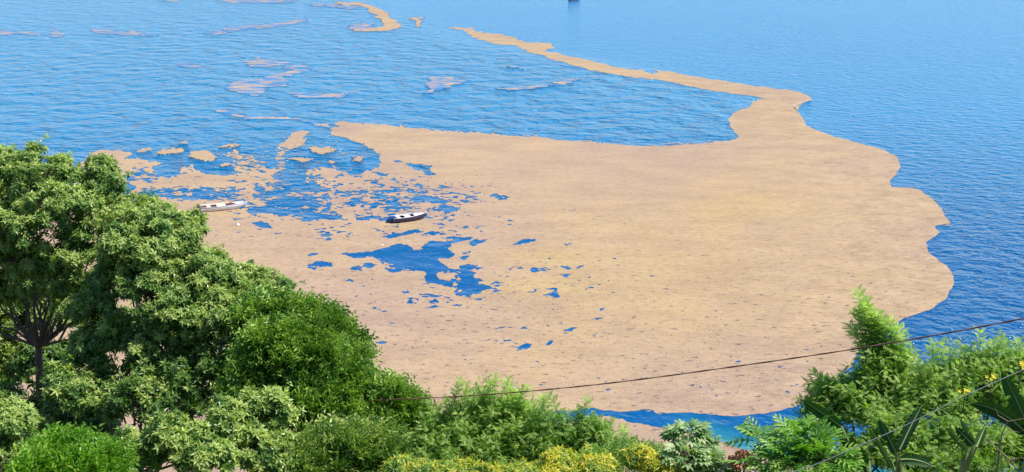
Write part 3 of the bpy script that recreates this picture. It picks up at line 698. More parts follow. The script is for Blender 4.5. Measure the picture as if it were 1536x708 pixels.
def T_spray(nl, L, W, step, rs):
    """short twig along local x with alternate small leaves"""
    parts = []
    for i in range(nl):
        sd_ = 1 if i % 2 else -1
        v, f = T_leaf(L * rs.uniform(0.8, 1.15), W, rs.uniform(0.1, 0.4))
        a = sd_ * math.radians(rs.uniform(40, 75)); e = math.radians(rs.uniform(-25, 35))
        d = np.array([math.cos(a) * math.cos(e), math.sin(a) * math.cos(e), math.sin(e)]); y = np.cross((0, 0, 1), d); y /= np.linalg.norm(y); z = np.cross(d, y)
        parts.append((xf(v, np.stack([d, y, z], 1), (i * step, 0, -0.02 * i * i * step)), f, np.full(len(v), -0.2 + 0.4 * i / nl + rs.uniform(-0.1, 0.1))))
    return merge(parts)
def T_pinnate(L, pairs, ll, lw, rs, droop=0.35):
    """feather leaf along local x"""
    V_, F_ = [], []
    def z(s): return -droop * L * s * s + 0.12 * L * s
    for i in range(pairs):
        s = (i + 1.2) / (pairs + 0.6); k = math.sin(math.pi * (0.18 + 0.72 * s)) * rs.uniform(0.9, 1.1)
        for g in (-1, 1):
            b = len(V_); x = s * L; a = 1.15
            dx, dy = math.cos(a) * ll * k, g * math.sin(a) * ll * k
            px_, py_ = -math.sin(a) * lw / 2, g * math.cos(a) * lw / 2
            dz = -0.30 * ll * k
            V_ += [(x, 0, z(s)), (x + dx * .5 + px_, dy * .5 + py_, z(s) + dz * .3), (x + dx, dy, z(s) + dz), (x + dx * .5 - px_, dy * .5 - py_, z(s) + dz * .3)]
            F_ += [(b, b + 1, b + 2), (b, b + 2, b + 3)]
    b = len(V_)
    V_ += [(0, -0.004, 0), (0, 0.004, 0), (L * .5, 0.003, z(.5)), (L * .5, -0.003, z(.5)), (L, 0, z(1))]
    F_ += [(b, b + 1, b + 2), (b, b + 2, b + 3), (b + 3, b + 2, b + 4)]
    V_ = np.array(V_); return V_, np.array(F_), np.zeros(len(V_)) + rs.uniform(-.05, .05)
def scatter(name, temps, P, D, tint, mat, parent, scale=None, kind=None, roll=None):
    """every template is stamped on its share of the points; one mesh results"""
    n = len(P); which = rng.integers(0, len(temps), n)
    roll = rng.uniform(0, 6.28, n) if roll is None else roll
    R = frames(D, roll); sc_ = np.ones(n) if scale is None else scale
    Vs, Fs, As = [], [], []; b = 0
    for k, (tv, tf, ta) in enumerate(temps):
        sel = np.nonzero(which == k)[0]
        if not len(sel): continue
        v = np.einsum('nij,mj->nmi', R[sel], tv) * sc_[sel][:, None, None] + P[sel][:, None, :]
        a = np.clip(tint[sel][:, None] + ta[None, :], 0, 1)
        f = tf[None] + (np.arange(len(sel)) * len(tv))[:, None, None] + b
        Vs.append(v.reshape(-1, 3)); As.append(a.ravel()); Fs.append(f.reshape(-1, 3)); b += len(sel) * len(tv)
    me = np_mesh(name, np.concatenate(Vs), np.concatenate(Fs), False, {'tint': np.concatenate(As)})
    o = link(name, me, mat, parent)
    o['kind'] = kind or 'stuff'
    return o
def unit(n):
    v = rng.normal(size=(n, 3)); return v / np.linalg.norm(v, axis=1, keepdims=True)
def blob(px, py, Y, rx, ry, rz=None):
    """ellipsoid mass of foliage: centre and radii in metres"""
    c = at(px, py, Y); s = Y / F / cP; rx *= 1.08; ry *= 1.08
    return (c, np.array([rx * s, (rx + ry) * 0.5 * s if rz is None else rz, ry * s]))
def bushy(blobs, clumps, per, rc, fill=0.25):
    """shoot tips gathered in clumps over the outer part of each foliage mass"""
    C, Pn, Dn, Tn = [], [], [], []
    solid = blobs; kids = []
    for c, r in blobs:                               # break every mass into uneven lobes
        kids.append((c, r * 0.86))
        for _ in range(4):
            u = unit(1)[0]; f = rng.uniform(0.40, 0.70); kids.append((c + u * r * (1.0 - f) * rng.uniform(0.8, 1.15), r * f))
    blobs = kids
    tot = sum(r[0] * r[2] for _, r in blobs)
    for c, r in blobs:
        k = max(3, int(clumps * r[0] * r[2] / tot))
        u = unit(k); u[:, 2] = np.where(u[:, 2] < -0.45, -u[:, 2], u[:, 2])
        rad = rng.uniform(0.72, 1.12, k); rad[rng.random(k) < fill] *= 0.6
        cc = c + u * r * rad[:, None]
        C.append(cc)
        for q in range(k):
            big = rng.uniform(0.55, 1.5) if rng.random() > 0.12 else 0.5; m = max(3, int(per * big * rng.uniform(0.8, 1.2)))
            uu_ = unit(m); bias = u[q] * 0.55 + np.array([0, -0.12, 0.5])
            uu_ = uu_ + bias; uu_ /= np.linalg.norm(uu_, axis=1, keepdims=True)
            rr = rc * (0.35 + 0.65 * big) * rng.uniform(0.55, 1.0, m) * np.where(rng.random(m) < 0.07, rng.uniform(1.3, 2.0, m), 1.0)
            Pn.append(cc[q] + uu_ * rr[:, None] * np.array([1, 1, 0.75]))
            dd = uu_ + np.array([0, 0, 0.35]); Dn.append(dd)
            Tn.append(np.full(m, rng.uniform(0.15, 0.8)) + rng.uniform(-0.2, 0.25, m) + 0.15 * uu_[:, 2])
    Pn, Dn, Tn = np.concatenate(Pn), np.concatenate(Dn), np.concatenate(Tn)
    inside = np.zeros(len(Pn), bool)                 # the heart of a crown carries few leaves
    for c, r in solid: inside |= (((Pn - c) / r) ** 2).sum(1) < 0.62 ** 2
    rel = Pn - np.array([0, 0, H]); dep = rel[:, 1] * cP - rel[:, 2] * sP; low = 354 - F * (rel[:, 1] * sP + rel[:, 2] * cP) / dep
    keep = ~(inside & (rng.random(len(Pn)) < 0.72)) & (low < 770)
    return np.concatenate(C), Pn[keep], Dn[keep], Tn[keep]
def gz(x, y): return float(ground_z(np.array([x]), np.array([y]))[0])
def limb(mb, a, b, r0, r1, n=5, sag=0.1, seg=4, wob=0.04):
    a = np.array(a, float); b = np.array(b, float); L = np.linalg.norm(b - a); pts = []
    for i in range(seg + 1):
        t = i / seg; p = a * (1 - t) + b * t + np.array([0, 0, sag * L * math.sin(math.pi * t)])
        if 0 < i < seg: p = p + rng.normal(size=3) * wob * L
        pts.append(p)
    mb.tube(pts, [r0 + (r1 - r0) * i / seg for i in range(seg + 1)], n, cap=False)
    return pts
def trunked(root, foot, fork, blobs, clumps, r0=0.16, limbs=3, twig=0.02, mat=None, twigs=True):
    """trunk up to the fork, limbs into every mass, twigs to the clumps; foot is the origin of root"""
    mat = mat or M['bark']; o = np.array(root.location)
    tm = MB(); limb(tm, foot - o, fork - o, r0, r0 * 0.72, 8, 0.0, 5, 0.012); tm.build('trunk', mat, root, True)
    bm_ = MB(); tw = MB()
    for c, r in blobs:
        limb(bm_, fork - o, c - o, r0 * 0.34, r0 * 0.10, 6, -0.06, 5, 0.03)
    bm_.build('limbs', mat, root, True)
    if twigs:
        cen = np.array([c for c, r in blobs])
        for q in clumps:
            k = np.argmin(np.linalg.norm(cen - q, axis=1)); limb(tw, cen[k] - o, q - o, twig, twig * 0.3, 3, 0.06, 2, 0.05)
        tw.build('twigs', mat, root)['kind'] = 'stuff'
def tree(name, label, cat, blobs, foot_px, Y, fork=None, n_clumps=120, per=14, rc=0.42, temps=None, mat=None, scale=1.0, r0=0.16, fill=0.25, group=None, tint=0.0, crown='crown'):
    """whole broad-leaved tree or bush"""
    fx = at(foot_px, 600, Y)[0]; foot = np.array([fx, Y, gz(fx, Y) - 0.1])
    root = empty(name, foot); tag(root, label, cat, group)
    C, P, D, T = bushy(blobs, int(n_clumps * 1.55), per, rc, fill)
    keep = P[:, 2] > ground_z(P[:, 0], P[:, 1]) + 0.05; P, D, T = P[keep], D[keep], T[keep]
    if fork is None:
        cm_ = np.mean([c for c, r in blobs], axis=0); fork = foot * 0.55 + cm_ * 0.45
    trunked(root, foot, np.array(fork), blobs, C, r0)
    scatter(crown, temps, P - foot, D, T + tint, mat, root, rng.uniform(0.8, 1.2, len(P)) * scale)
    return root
rs = random.Random(5)
T_ROS = [T_rosette(9, 0.215, 0.09, rs) for _ in range(5)]
T_SMALL = [T_spray(9, 0.105, 0.05, 0.04, rs) for _ in range(5)]
T_MED = [T_spray(8, 0.15, 0.07, 0.06, rs) for _ in range(5)]
T_PIN = [T_pinnate(0.26, 6, 0.080, 0.044, rs, 0.35) for _ in range(5)]
T_PIN_S = [T_pinnate(0.20, 5, 0.065, 0.042, rs, 0.5) for _ in range(4)]

BT = 'broadleaf trees on the left slope'
tree('broadleaf_tree', 'tallest light green broadleaf tree at the left edge, forked brown trunk showing', 'tree',
     [blob(62,275,37,62,48), blob(120,300,37,45,48), blob(10,300,37.5,55,50), blob(-60,330,38,65,60), blob(40,355,36,90,45), blob(150,350,36.5,48,50), blob(120,395,36,60,32), blob(-30,400,37,60,35), blob(-120,400,38,70,60), blob(196,330,36.5,30,36), blob(172,420,35.5,40,28), blob(20,250,37.5,36,26), blob(155,265,37,22,22), blob(-10,345,37.5,50,45), blob(90,330,36,70,55), blob(185,375,35.5,40,45), blob(150,290,37,28,28), blob(25,395,36,60,34), blob(-25,455,37.5,42,30), blob(120,450,36.5,44,30), blob(60,425,38.5,50,26), blob(85,420,36,50,22), blob(10,435,37.5,40,22)],
     60, 37, at(58,520,37), 560, 17, 0.36, T_ROS, M['broad'], 0.80, 0.15, 0.25, BT, 0.12)
tree('broadleaf_tree', 'broad crowned tree just right of the tallest tree, behind the white boat view', 'tree',
     [blob(225,335,35,36,34), blob(262,356,35,32,36), blob(205,375,34,52,45), blob(318,412,35,34,40), blob(290,425,34,55,45), blob(355,440,34.5,45,42), blob(225,445,33.5,60,38), blob(330,480,33,55,42), blob(150,470,34,50,34), blob(270,500,33.5,60,40), blob(180,410,34.5,40,40), blob(395,450,34,40,36), blob(290,350,35.5,12,24), blob(350,425,34.5,36,30), blob(240,400,34.5,60,50), blob(290,480,33.5,70,50), blob(380,470,33.5,36,34)],
     262, 34.5, at(262,560,34.5), 430, 17, 0.34, T_ROS, M['broad'], 0.78, 0.16, 0.25, BT, 0.06)
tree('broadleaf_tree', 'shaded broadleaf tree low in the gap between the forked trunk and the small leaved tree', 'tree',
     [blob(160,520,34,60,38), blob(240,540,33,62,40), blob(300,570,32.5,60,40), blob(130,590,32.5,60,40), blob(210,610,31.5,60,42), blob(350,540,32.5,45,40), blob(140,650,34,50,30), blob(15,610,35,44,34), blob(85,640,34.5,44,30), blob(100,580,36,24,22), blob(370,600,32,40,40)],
     200, 33.5, None, 260, 14, 0.42, T_ROS, M['broad'], 0.85, 0.14, 0.3, BT, -0.08)  # lowered tint paints the gap's shade into the leaves
tree('small_leaved_tree', 'dense dark green small leaved tree with rounded crown rising against the brown slick', 'tree',
     [blob(392,484,32.5,32,30), blob(434,510,32,34,34), blob(478,532,32,34,32), blob(428,470,32,8,14), blob(496,498,32,8,16), blob(530,532,32,8,18), blob(458,482,32,10,12), blob(512,556,32,18,30), blob(430,540,31,60,42), blob(500,570,31,52,42), blob(395,590,31,50,50), blob(470,630,30.5,70,48), blob(535,605,31,25,30)],
     455, 32, at(455,600,32), 340, 24, 0.27, T_SMALL, M['small'], 1.2, 0.18, 0.2, None, 0.12)
tree('small_leaved_tree', 'slender leafy tree just right of the dark rounded crown, under the cable end', 'tree',
     [blob(588,603,30.6,20,22), blob(600,640,30.6,30,28), blob(566,650,30.2,34,34), blob(618,655,30.6,14,12), blob(590,690,30,44,26), blob(614,620,30.6,8,18)],
     590, 30.6, None, 110, 20, 0.20, T_MED, M['small'], 0.9, 0.08, 0.2, None, 0.15)
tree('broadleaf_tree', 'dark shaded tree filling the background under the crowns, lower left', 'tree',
     [blob(95,560,40,80,52), blob(245,590,40,90,60), blob(0,610,40,70,60), blob(370,600,39,60,60), blob(200,505,40,70,40), blob(150,640,39,90,60), blob(300,500,39,60,50), blob(-80,560,40,70,80)], 230, 40, None, 170, 12, 0.5, T_ROS, M['broad'], 1.25, 0.14, 0.5, BT, -0.25)  # leaf colour darkened to stand for the shade under the crowns
FB = 'bushes along the foot of the left slope'
for px, lab, bl, Y, nc, per, tm, mt, sc_, ti in (
  (20, 'pale leaved bush in the lower left corner', [blob(15,640,26,42,34), blob(30,690,25.5,50,34), blob(-50,680,26,50,40)], 26, 70, 13, T_ROS, M['broad'], 0.75, 0.25),
  (110, 'bright lime green bush at the bottom edge in the left corner', [blob(95,695,24,38,20), blob(130,712,23.5,40,22), blob(70,715,23.5,30,18)], 24, 60, 18, T_MED, M['lime'], 0.9, 0.0),
  (250, 'sunlit broad leaved bush at the bottom under the shaded tree', [blob(200,690,26.5,48,30), blob(260,670,26.5,46,34), blob(300,695,26,40,30)], 26.5, 95, 13, T_ROS, M['broad'], 0.85, 0.12),
  (380, 'light leaved bush below the dark rounded tree', [blob(345,640,27.5,40,36), blob(395,625,28,38,36), blob(385,680,27,50,34), blob(450,695,27,46,30)], 27.5, 95, 14, T_ROS, M['broad'], 0.85, 0.1),
  (525, 'low mid green bush between the light leaved bush and the yellow tipped croton', [blob(520,680,27,50,32), blob(480,712,26.5,50,30), blob(570,690,27,34,24)], 27, 90, 18, T_MED, M['broad'], 0.9, 0.1)):
    tree('leafy_bush', lab, 'bush', bl, px, Y, None, nc, per, 0.28, tm, mt, sc_, 0.06, 0.25, FB, ti)
tree('broadleaf_tree', 'pale green sapling glimpsed in the light behind the forked trunk', 'tree',
     [blob(30,490,43,44,40), blob(60,545,42,46,30), blob(120,475,43,44,34), blob(-10,450,43,40,40), blob(75,440,43.5,50,36), blob(170,500,43,30,30), blob(20,560,42.5,50,30), blob(-30,520,42.5,50,60)], 40, 43, None, 300, 15, 0.35, T_ROS, M['broad'], 0.85, 0.05, 0.3, None, 0.1)

# ------------------------------------------------------------------ feather leaved shrubs
def shoots(starts, dirs, lens, sag, step, leaf_scale):
    """arching shoots; returns stem polylines and the feather leaves along them"""
    P, D, T, stems, S = [], [], [], [], []
    for a, d, L, g in zip(starts, dirs, lens, sag):
        pl = L < 0; L = abs(L); n = 7; p = np.array(a, float); d = d / np.linalg.norm(d); pts = [p.copy()]
        for i in range(n):
            d = d + np.array([0, 0, -g / n]); d /= np.linalg.norm(d); p = p + d * L / n; pts.append(p.copy())
        stems.append(pts); pts = np.array(pts)
        m = max(4, int(L / (step * (0.42 if pl else 1)))); phi = rng.uniform(0, 6.28); tt = rng.uniform(0.3, 0.7)
        for k in range(m):
            s = (k + 0.5) / m
            if s < 0.12: continue
            x = s * n; i = min(int(x), n - 1); q = pts[i] + (pts[i + 1] - pts[i]) * (x - i); ax = pts[i + 1] - pts[i]; ax = ax / np.linalg.norm(ax)
            phi += 2.4
            side = np.cross(ax, (0.1, 0.2, 1)); side /= np.linalg.norm(side); up = np.cross(side, ax)
            o = side * math.cos(phi) + up * math.sin(phi)
            P.append(q); D.append(o * 0.85 + ax * (0.25 + 0.6 * s ** 3) + np.array([0, 0, 0.12])); T.append(tt + 0.25 * (s - 0.5) + (0.2 * s if pl else 0)); S.append(leaf_scale * (1.0 - (0.12 if pl else 0.45) * s ** 3) * rng.uniform(0.85, 1.15))
    return stems, np.array(P), np.array(D), np.array(T), np.array(S)
def feather_shrub(name, label, cat, blobs, foot_px, Y, nsh, plumes=(), temps=None, mat=None, tint=0.0, step=0.075, L0=(0.5, 1.1), scale=1.0, sag=(0.2, 1.3), group=None):
    fx = at(foot_px, 600, Y)[0]; foot = np.array([fx, Y, gz(fx, Y) - 0.1])
    root = empty(name, foot); tag(root, label, cat, group)
    cen = np.array([c for c, r in blobs]); tot = sum(r[0] * r[2] for _, r in blobs)
    st, di, le, sg = [], [], [], []
    for c, r in blobs:
        for _ in range(max(3, int(1.7 * nsh * r[0] * r[2] / tot))):
            u = unit(1)[0]; u[2] = abs(u[2]) if u[2] < -0.3 else u[2]
            q = c + u * r * rng.uniform(0.35, 0.75)
            st.append(q); di.append(u * 0.9 + np.array([0, -0.1, 0.75])); le.append(rng.uniform(*L0) * min(1.0, r[2] / 0.75 + 0.25)); sg.append(rng.uniform(*sag))
    for (ax, ay, bx, by, dY, g) in plumes:            # individual long shoots seen against the water
        a = at(ax, ay, Y + dY); b = at(bx, by, Y + dY + rng.uniform(-0.2, 0.2)); L = np.linalg.norm(b - a)
        st.append(a); di.append((b - a) / L + np.array([0, 0, g * 0.5])); le.append(-L * 1.05); sg.append(g)
    stems, P, D, T, S = shoots(st, di, le, sg, step, scale)
    C_, P2, D2, T2 = bushy([(c, r * 0.8) for c, r in blobs], int(20 * sum(r[0] * r[2] for _, r in blobs)) + 10, 20, 0.24, 0.6)
    scatter('inner_leaves', T_MED, P2 - foot, D2, np.clip(T2 + tint, 0, 1), mat, root, rng.uniform(0.40, 0.62, len(P2)))
    sm = MB(); bm_ = MB(); fork = foot * 0.45 + cen.mean(0) * 0.55
    for pts in stems: sm.tube(pts - foot, [0.012 - 0.009 * i / (len(pts) - 1) for i in range(len(pts))], 3, cap=False)
    for c, r in blobs: limb(bm_, fork - foot, c - foot, 0.05, 0.02, 5, 0.03, 4)
    for a in st:
        k = np.argmin(np.linalg.norm(cen - a, axis=1)); limb(bm_, cen[k] - foot, a - foot, 0.016, 0.012, 3, 0.0, 2, 0.03)
    tm = MB(); limb(tm, foot * 0, fork - foot, 0.09, 0.06, 7, 0, 4, 0.02); tm.build('trunk', M['bark'], root, True)
    bm_.build('limbs', M['twig'], root); sm.build('shoots', M['twig'], root)['kind'] = 'stuff'
    keep = P[:, 2] > ground_z(P[:, 0], P[:, 1]) + 0.03
    scatter('foliage', temps, P[keep] - foot, D[keep], np.clip(T[keep] + tint, 0, 1), mat, root, S[keep], roll=rng.uniform(-0.5, 0.5, keep.sum()))
    return root
FS = 'feathery shrubs along the bottom edge'
feather_shrub('feathery_shrub', 'feathery shrub with arching shoots crossing the cable at lower centre', 'shrub',
   [blob(690,650,29.7,42,34), blob(740,635,29.7,42,36), blob(660,690,29,40,28), blob(720,690,29,50,34)], 700, 29.5, 170,
   [(675,625,690,574,0,.25),(700,640,742,572,0,.35),(665,650,648,620,0,.8),(715,620,700,582,.2,.3),(745,630,770,590,0,.5),(655,660,640,640,0,.9),(760,630,790,605,.1,.9)],
   T_PIN, M['feather'], 0.15, 0.06, (0.5, 1.0), 0.9, (0.3, 1.2), FS)
feather_shrub('feathery_shrub', 'green feathery shrub with pale silvery tip under the middle of the cable', 'shrub',
   [blob(795,655,29.2,36,34), blob(770,690,28.5,44,28), blob(835,690,28.5,44,26)], 790, 29.2, 130,
   [(776,635,762,573,0,.3),(782,640,778,590,.1,.4),(770,630,790,582,0,.3)], T_PIN, M['feather'], 0.2, 0.055, (0.4, 0.9), 0.8, (0.3, 1.2), FS)
feather_shrub('feathery_shrub', 'open feathery shrub with nodding tips in front of the thin blue strip of water', 'shrub',
   [blob(840,665,28.5,34,24), blob(885,668,28.5,38,26), blob(925,690,28,34,20), blob(870,700,28,44,20)], 870, 28.5, 110,
   [(820,650,815,597,0,.5),(830,640,862,612,0,1.6),(870,650,880,602,0,.4),(880,640,905,625,0,1.4),(890,655,912,640,.1,1.2),(810,640,800,612,.1,.9),(872,650,868,615,0,.6),(845,640,826,594,.1,.6),(925,670,936,645,0,.6)],
   T_PIN, M['feather'], 0.1, 0.055, (0.35, 0.8), 0.8, (0.3, 1.4), FS)
feather_shrub('feathery_shrub', 'low green shrub on the beach side left of the pale star leaved plant', 'shrub',
   [blob(950,685,27,34,16), blob(975,700,26.5,30,20), blob(905,700,26,30,16)], 950, 27, 60, [(940,680,935,650,0,.3)], T_PIN_S, M['feather'], -0.1, 0.06, (0.3, 0.6), 0.8, (0.3, 1.2), FS)
feather_shrub('feathery_tree', 'tall feathery tree with one upright plume standing in front of the slick edge', 'tree',
   [blob(1316,572,27,18,26), blob(1340,556,27,14,26), blob(1275,612,27,34,26), blob(1320,620,26.5,46,32), blob(1242,598,27.5,16,10), blob(1240,628,27,26,20), blob(1360,600,27,26,24)], 1310, 27, 300,
   [(1318,560,1288,441,0,.08),(1312,550,1300,452,.1,.1),(1330,545,1310,468,.1,.2),(1345,545,1352,496,.2,.2),(1328,560,1296,470,.2,.1),(1340,555,1322,478,0,.2),(1322,545,1283,500,.1,.3),(1335,560,1338,482,0,.1),(1325,555,1308,490,0,.1),(1305,540,1284,470,.1,.3),(1318,540,1318,474,0,.3),(1335,540,1345,492,0,.3),(1300,540,1278,488,0,.6),(1326,520,1300,462,.2,.4),(1255,590,1212,572,0,.5),(1258,600,1222,560,0,.3),(1300,520,1295,458,.1,.2),(1340,530,1330,485,.1,.4)],
   T_PIN, M['feather'], 0.15, 0.055, (0.5, 1.0), 0.85, (0.3, 1.2))
feather_shrub('feathery_tree', 'spreading feathery tree on the right with yellow flowers, crossed by the thin pale cable', 'tree',
   [blob(1412,588,26.5,26,24), blob(1440,578,26.5,32,30), blob(1480,572,26,36,30), blob(1530,572,26,40,32), blob(1590,570,26,50,40), blob(1400,620,26,50,36), blob(1460,615,25.5,50,40), blob(1530,620,25.5,52,42), blob(1600,630,25.5,50,44)], 1460, 26, 330,
   [(1400,550,1398,516,0,.4),(1415,550,1410,515,0,.5),(1470,545,1470,500,0,.3),(1480,550,1488,515,.1,.6),(1500,550,1503,510,0,.3),(1530,550,1528,512,0,.4),(1445,560,1440,530,0,.4),(1380,560,1372,536,0,.6)],
   T_PIN, M['feather'], 0.15, 0.055, (0.5, 1.0), 0.85, (0.3, 1.2))
feather_shrub('feathery_shrub', 'feathery undergrowth filling the lower right below the banana leaves', 'shrub',
   [blob(1350,665,25,46,34), blob(1410,670,24.5,50,34), blob(1470,680,24,50,32), blob(1530,690,24,50,34), blob(1300,690,25,44,28), blob(1440,705,23.5,60,24), blob(1370,705,24,50,22), blob(1590,690,24,50,40)], 1420, 24.5, 300,
   (), T_PIN_S, M['feather'], 0.1, 0.055, (0.4, 0.8), 0.95, (0.3, 1.2))

# ------------------------------------------------------------------ yellow crotons and the pale star leaved plant
rs2 = random.Random(11)
def T_crot():
    v, f, a = T_rosette(8, 0.17, 0.05, rs2); return v, f, a + 0.05
T_CRO = [T_crot() for _ in range(4)]
CG = 'yellow leaved crotons along the bottom edge'
for lab, bl, px, Y, nc, ti in (
  ('yellow and green croton bush at the bottom, below the left feathery shrub', [blob(610,712,24,34,16), blob(650,722,23.5,36,18), blob(690,708,24,24,12)], 650, 24, 40, -0.15),
  ('bright yellow croton bush at the bottom centre, the wide one', [blob(850,702,23,30,18), blob(895,712,22.5,34,18), blob(830,722,22.5,30,12)], 860, 23, 40, 0.06),
  ('bright yellow croton bush beside the pale star leaved plant', [blob(962,692,23,20,18), blob(1000,706,22.5,28,18), blob(1040,722,22.5,24,12)], 990, 23, 36, 0.02),
  ('green croton with a few yellow leaves at the bottom between the yellow ones', [blob(745,722,23.5,40,16), blob(785,716,24,26,16)], 755, 23.5, 40, -0.2)):
    tree('croton_bush', lab, 'bush', bl, px, Y, None, nc, 13, 0.24, T_CRO, M['croton'], 0.85, 0.04, 0.3, CG, ti)

def leaf_mesh(name, outline, ribs=None, bend=0.25, fold=0.15):
    """thin single leaf along local x from a half outline of (x, halfwidth); folded on the midrib and drooping"""
    v = []; f = []; L = outline[-1][0]
    for x, h in outline:
        z = -bend * (x / L) ** 2 * L
        v += [(x, h, z + fold * h), (x, 0, z), (x, -h, z + fold * h)]
    for i in range(len(outline) - 1):
        a = 3 * i; f += [(a, a + 1, a + 4, a + 3), (a + 1, a + 2, a + 5, a + 4)]
    return np.array(v), f
def star_leaf(name, lobes, L, W, mat, tint, bend=0.35):
    v, f = [], []
    for k in range(lobes):
        a = math.radians(-125 + 250 * k / (lobes - 1)); s = 0.65 + 0.35 * math.cos(a * 0.6)
        lv, lf = leaf_mesh('', [(0.0, 0.004), (0.25 * L * s, W * 0.34 * s), (0.6 * L * s, W * 0.5 * s), (L * s, 0.002)], bend=bend)
        R = np.array(Matrix.Rotation(a, 3, 'Z')); b = len(v)
        v += (lv @ R.T).tolist(); f += [tuple(i + b for i in q) for q in lf]
    me = bpy.data.meshes.new(name); me.from_pydata(v, [], f); me.update()
    t = me.attributes.new('tint', 'FLOAT', 'POINT'); t.data.foreach_set('value', [tint] * len(v)); me.materials.append(mat)
    return me
def lobed_leaf(name, L, W, mat, tint):
    """deeply lobed leaf: pairs of finger lobes along a midrib"""
    v, f = [], []
    lv, lf = leaf_mesh('', [(-0.35 * L, 0.006), (0.0, 0.02), (0.4 * L, 0.05 * L), (0.8 * L, 0.04 * L), (L, 0.003)], bend=0.35, fold=0.1)
    v += lv.tolist(); f += lf
    for i in range(5):
        x = L * (0.05 + 0.19 * i); w_ = W * 0.5 * (0.62, 0.95, 1.0, 0.82, 0.5)[i]
        for g in (-1, 1):
            lv, lf = leaf_mesh('', [(0, 0.045 * L), (0.35 * w_, 0.05 * L), (0.75 * w_, 0.045 * L), (w_, 0.006)], bend=0.3, fold=0.2)
            R = np.array(Matrix.Rotation(g * math.radians(72 - 9 * i), 3, 'Z')); b = len(v)
            v += (lv @ R.T + np.array((x, 0, -0.35 * x * x / L + 0.004 * (i + 1) * g))).tolist(); f += [tuple(q + b for q in t) for t in lf]
    me = bpy.data.meshes.new(name); me.from_pydata(v, [], f); me.update()
    t = me.attributes.new('tint', 'FLOAT', 'POINT'); t.data.foreach_set('value', [tint] * len(v)); me.materials.append(mat)
    return me
def orient(d, roll=0.0):
    return Matrix(frames(np.array([d], float), np.array([roll]))[0].tolist()).to_4x4()
def leafy_plant(name, label, cat, blobs, foot_px, Y, meshes, n, scale, stalk=0.25, stem_mat=None):
    """plant whose single leaves can be told apart: every leaf is a part"""
    fx = at(foot_px, 600, Y)[0]; foot = np.array([fx, Y, gz(fx, Y) - 0.1])
    root = empty(name, foot); tag(root, label, cat)
    st = MB(); cen = np.array([c for c, r in blobs]); fork = foot * 0.5 + cen.mean(0) * 0.5
    limb(st, foot * 0, fork - foot, 0.05, 0.04, 6, 0, 3, 0.02)
    for c, r in blobs: limb(st, fork - foot, c - foot, 0.03, 0.018, 5, 0.02, 4, 0.03)
    tot = sum(r[0] * r[2] for _, r in blobs); pl = []
    for c, r in blobs:
        for _ in range(max(3, int(n * r[0] * r[2] / tot))):
            u = unit(1)[0]
            if u[2] < -0.4: u[2] = -u[2]
            pl.append((c, c + u * r * rng.uniform(0.6, 1.0), u))
    for c, p, u in pl:
        limb(st, c - foot, p - foot, 0.010, 0.004, 3, 0.08, 3, 0.02)
        o = link('leaf', meshes[rng.integers(len(meshes))], None, root)
        d = u * np.array([1, 1, 0.4]) + np.array([0, -0.15, 0.12]); s = scale * rng.uniform(0.75, 1.15)
        o.matrix_basis = Matrix.Translation(tuple(p - foot)) @ orient(d, rng.uniform(-0.5, 0.5)) @ Matrix.Diagonal((s, s, s, 1))
    st.build('stems', stem_mat or M['twig'], root, True)
    return root
STAR = [star_leaf('star_leaf', 7, 0.26, 0.09, M['cassava'], t) for t in (0.4, 0.6, 0.75, 0.9, 1.0)]
leafy_plant('star_leaved_plant', 'pale green star leaved plant standing against the blue strip, bottom centre right', 'plant',
   [blob(1035,650,23,26,20), blob(1030,690,22.5,40,26), blob(1065,700,22.5,34,24), blob(1060,665,23,18,16), blob(1085,712,22.5,24,18), blob(1010,660,23,12,20)], 1045, 23, STAR, 300, 0.68)
LOB = [lobed_leaf('lobed_leaf', 0.5, 0.46, M['lobed'], t) for t in (0.2, 0.45, 0.65, 0.85)]
leafy_plant('lobed_leaved_plant', 'bright green plant with deeply lobed leaves over the turquoise shallows', 'plant',
   [blob(1142,660,22,26,9), blob(1198,668,21.5,30,20), blob(1192,698,21,42,24), blob(1235,692,21,32,26), blob(1222,646,22,22,14), blob(1140,700,21.5,20,10)], 1200, 21.5, LOB, 230, 0.88)

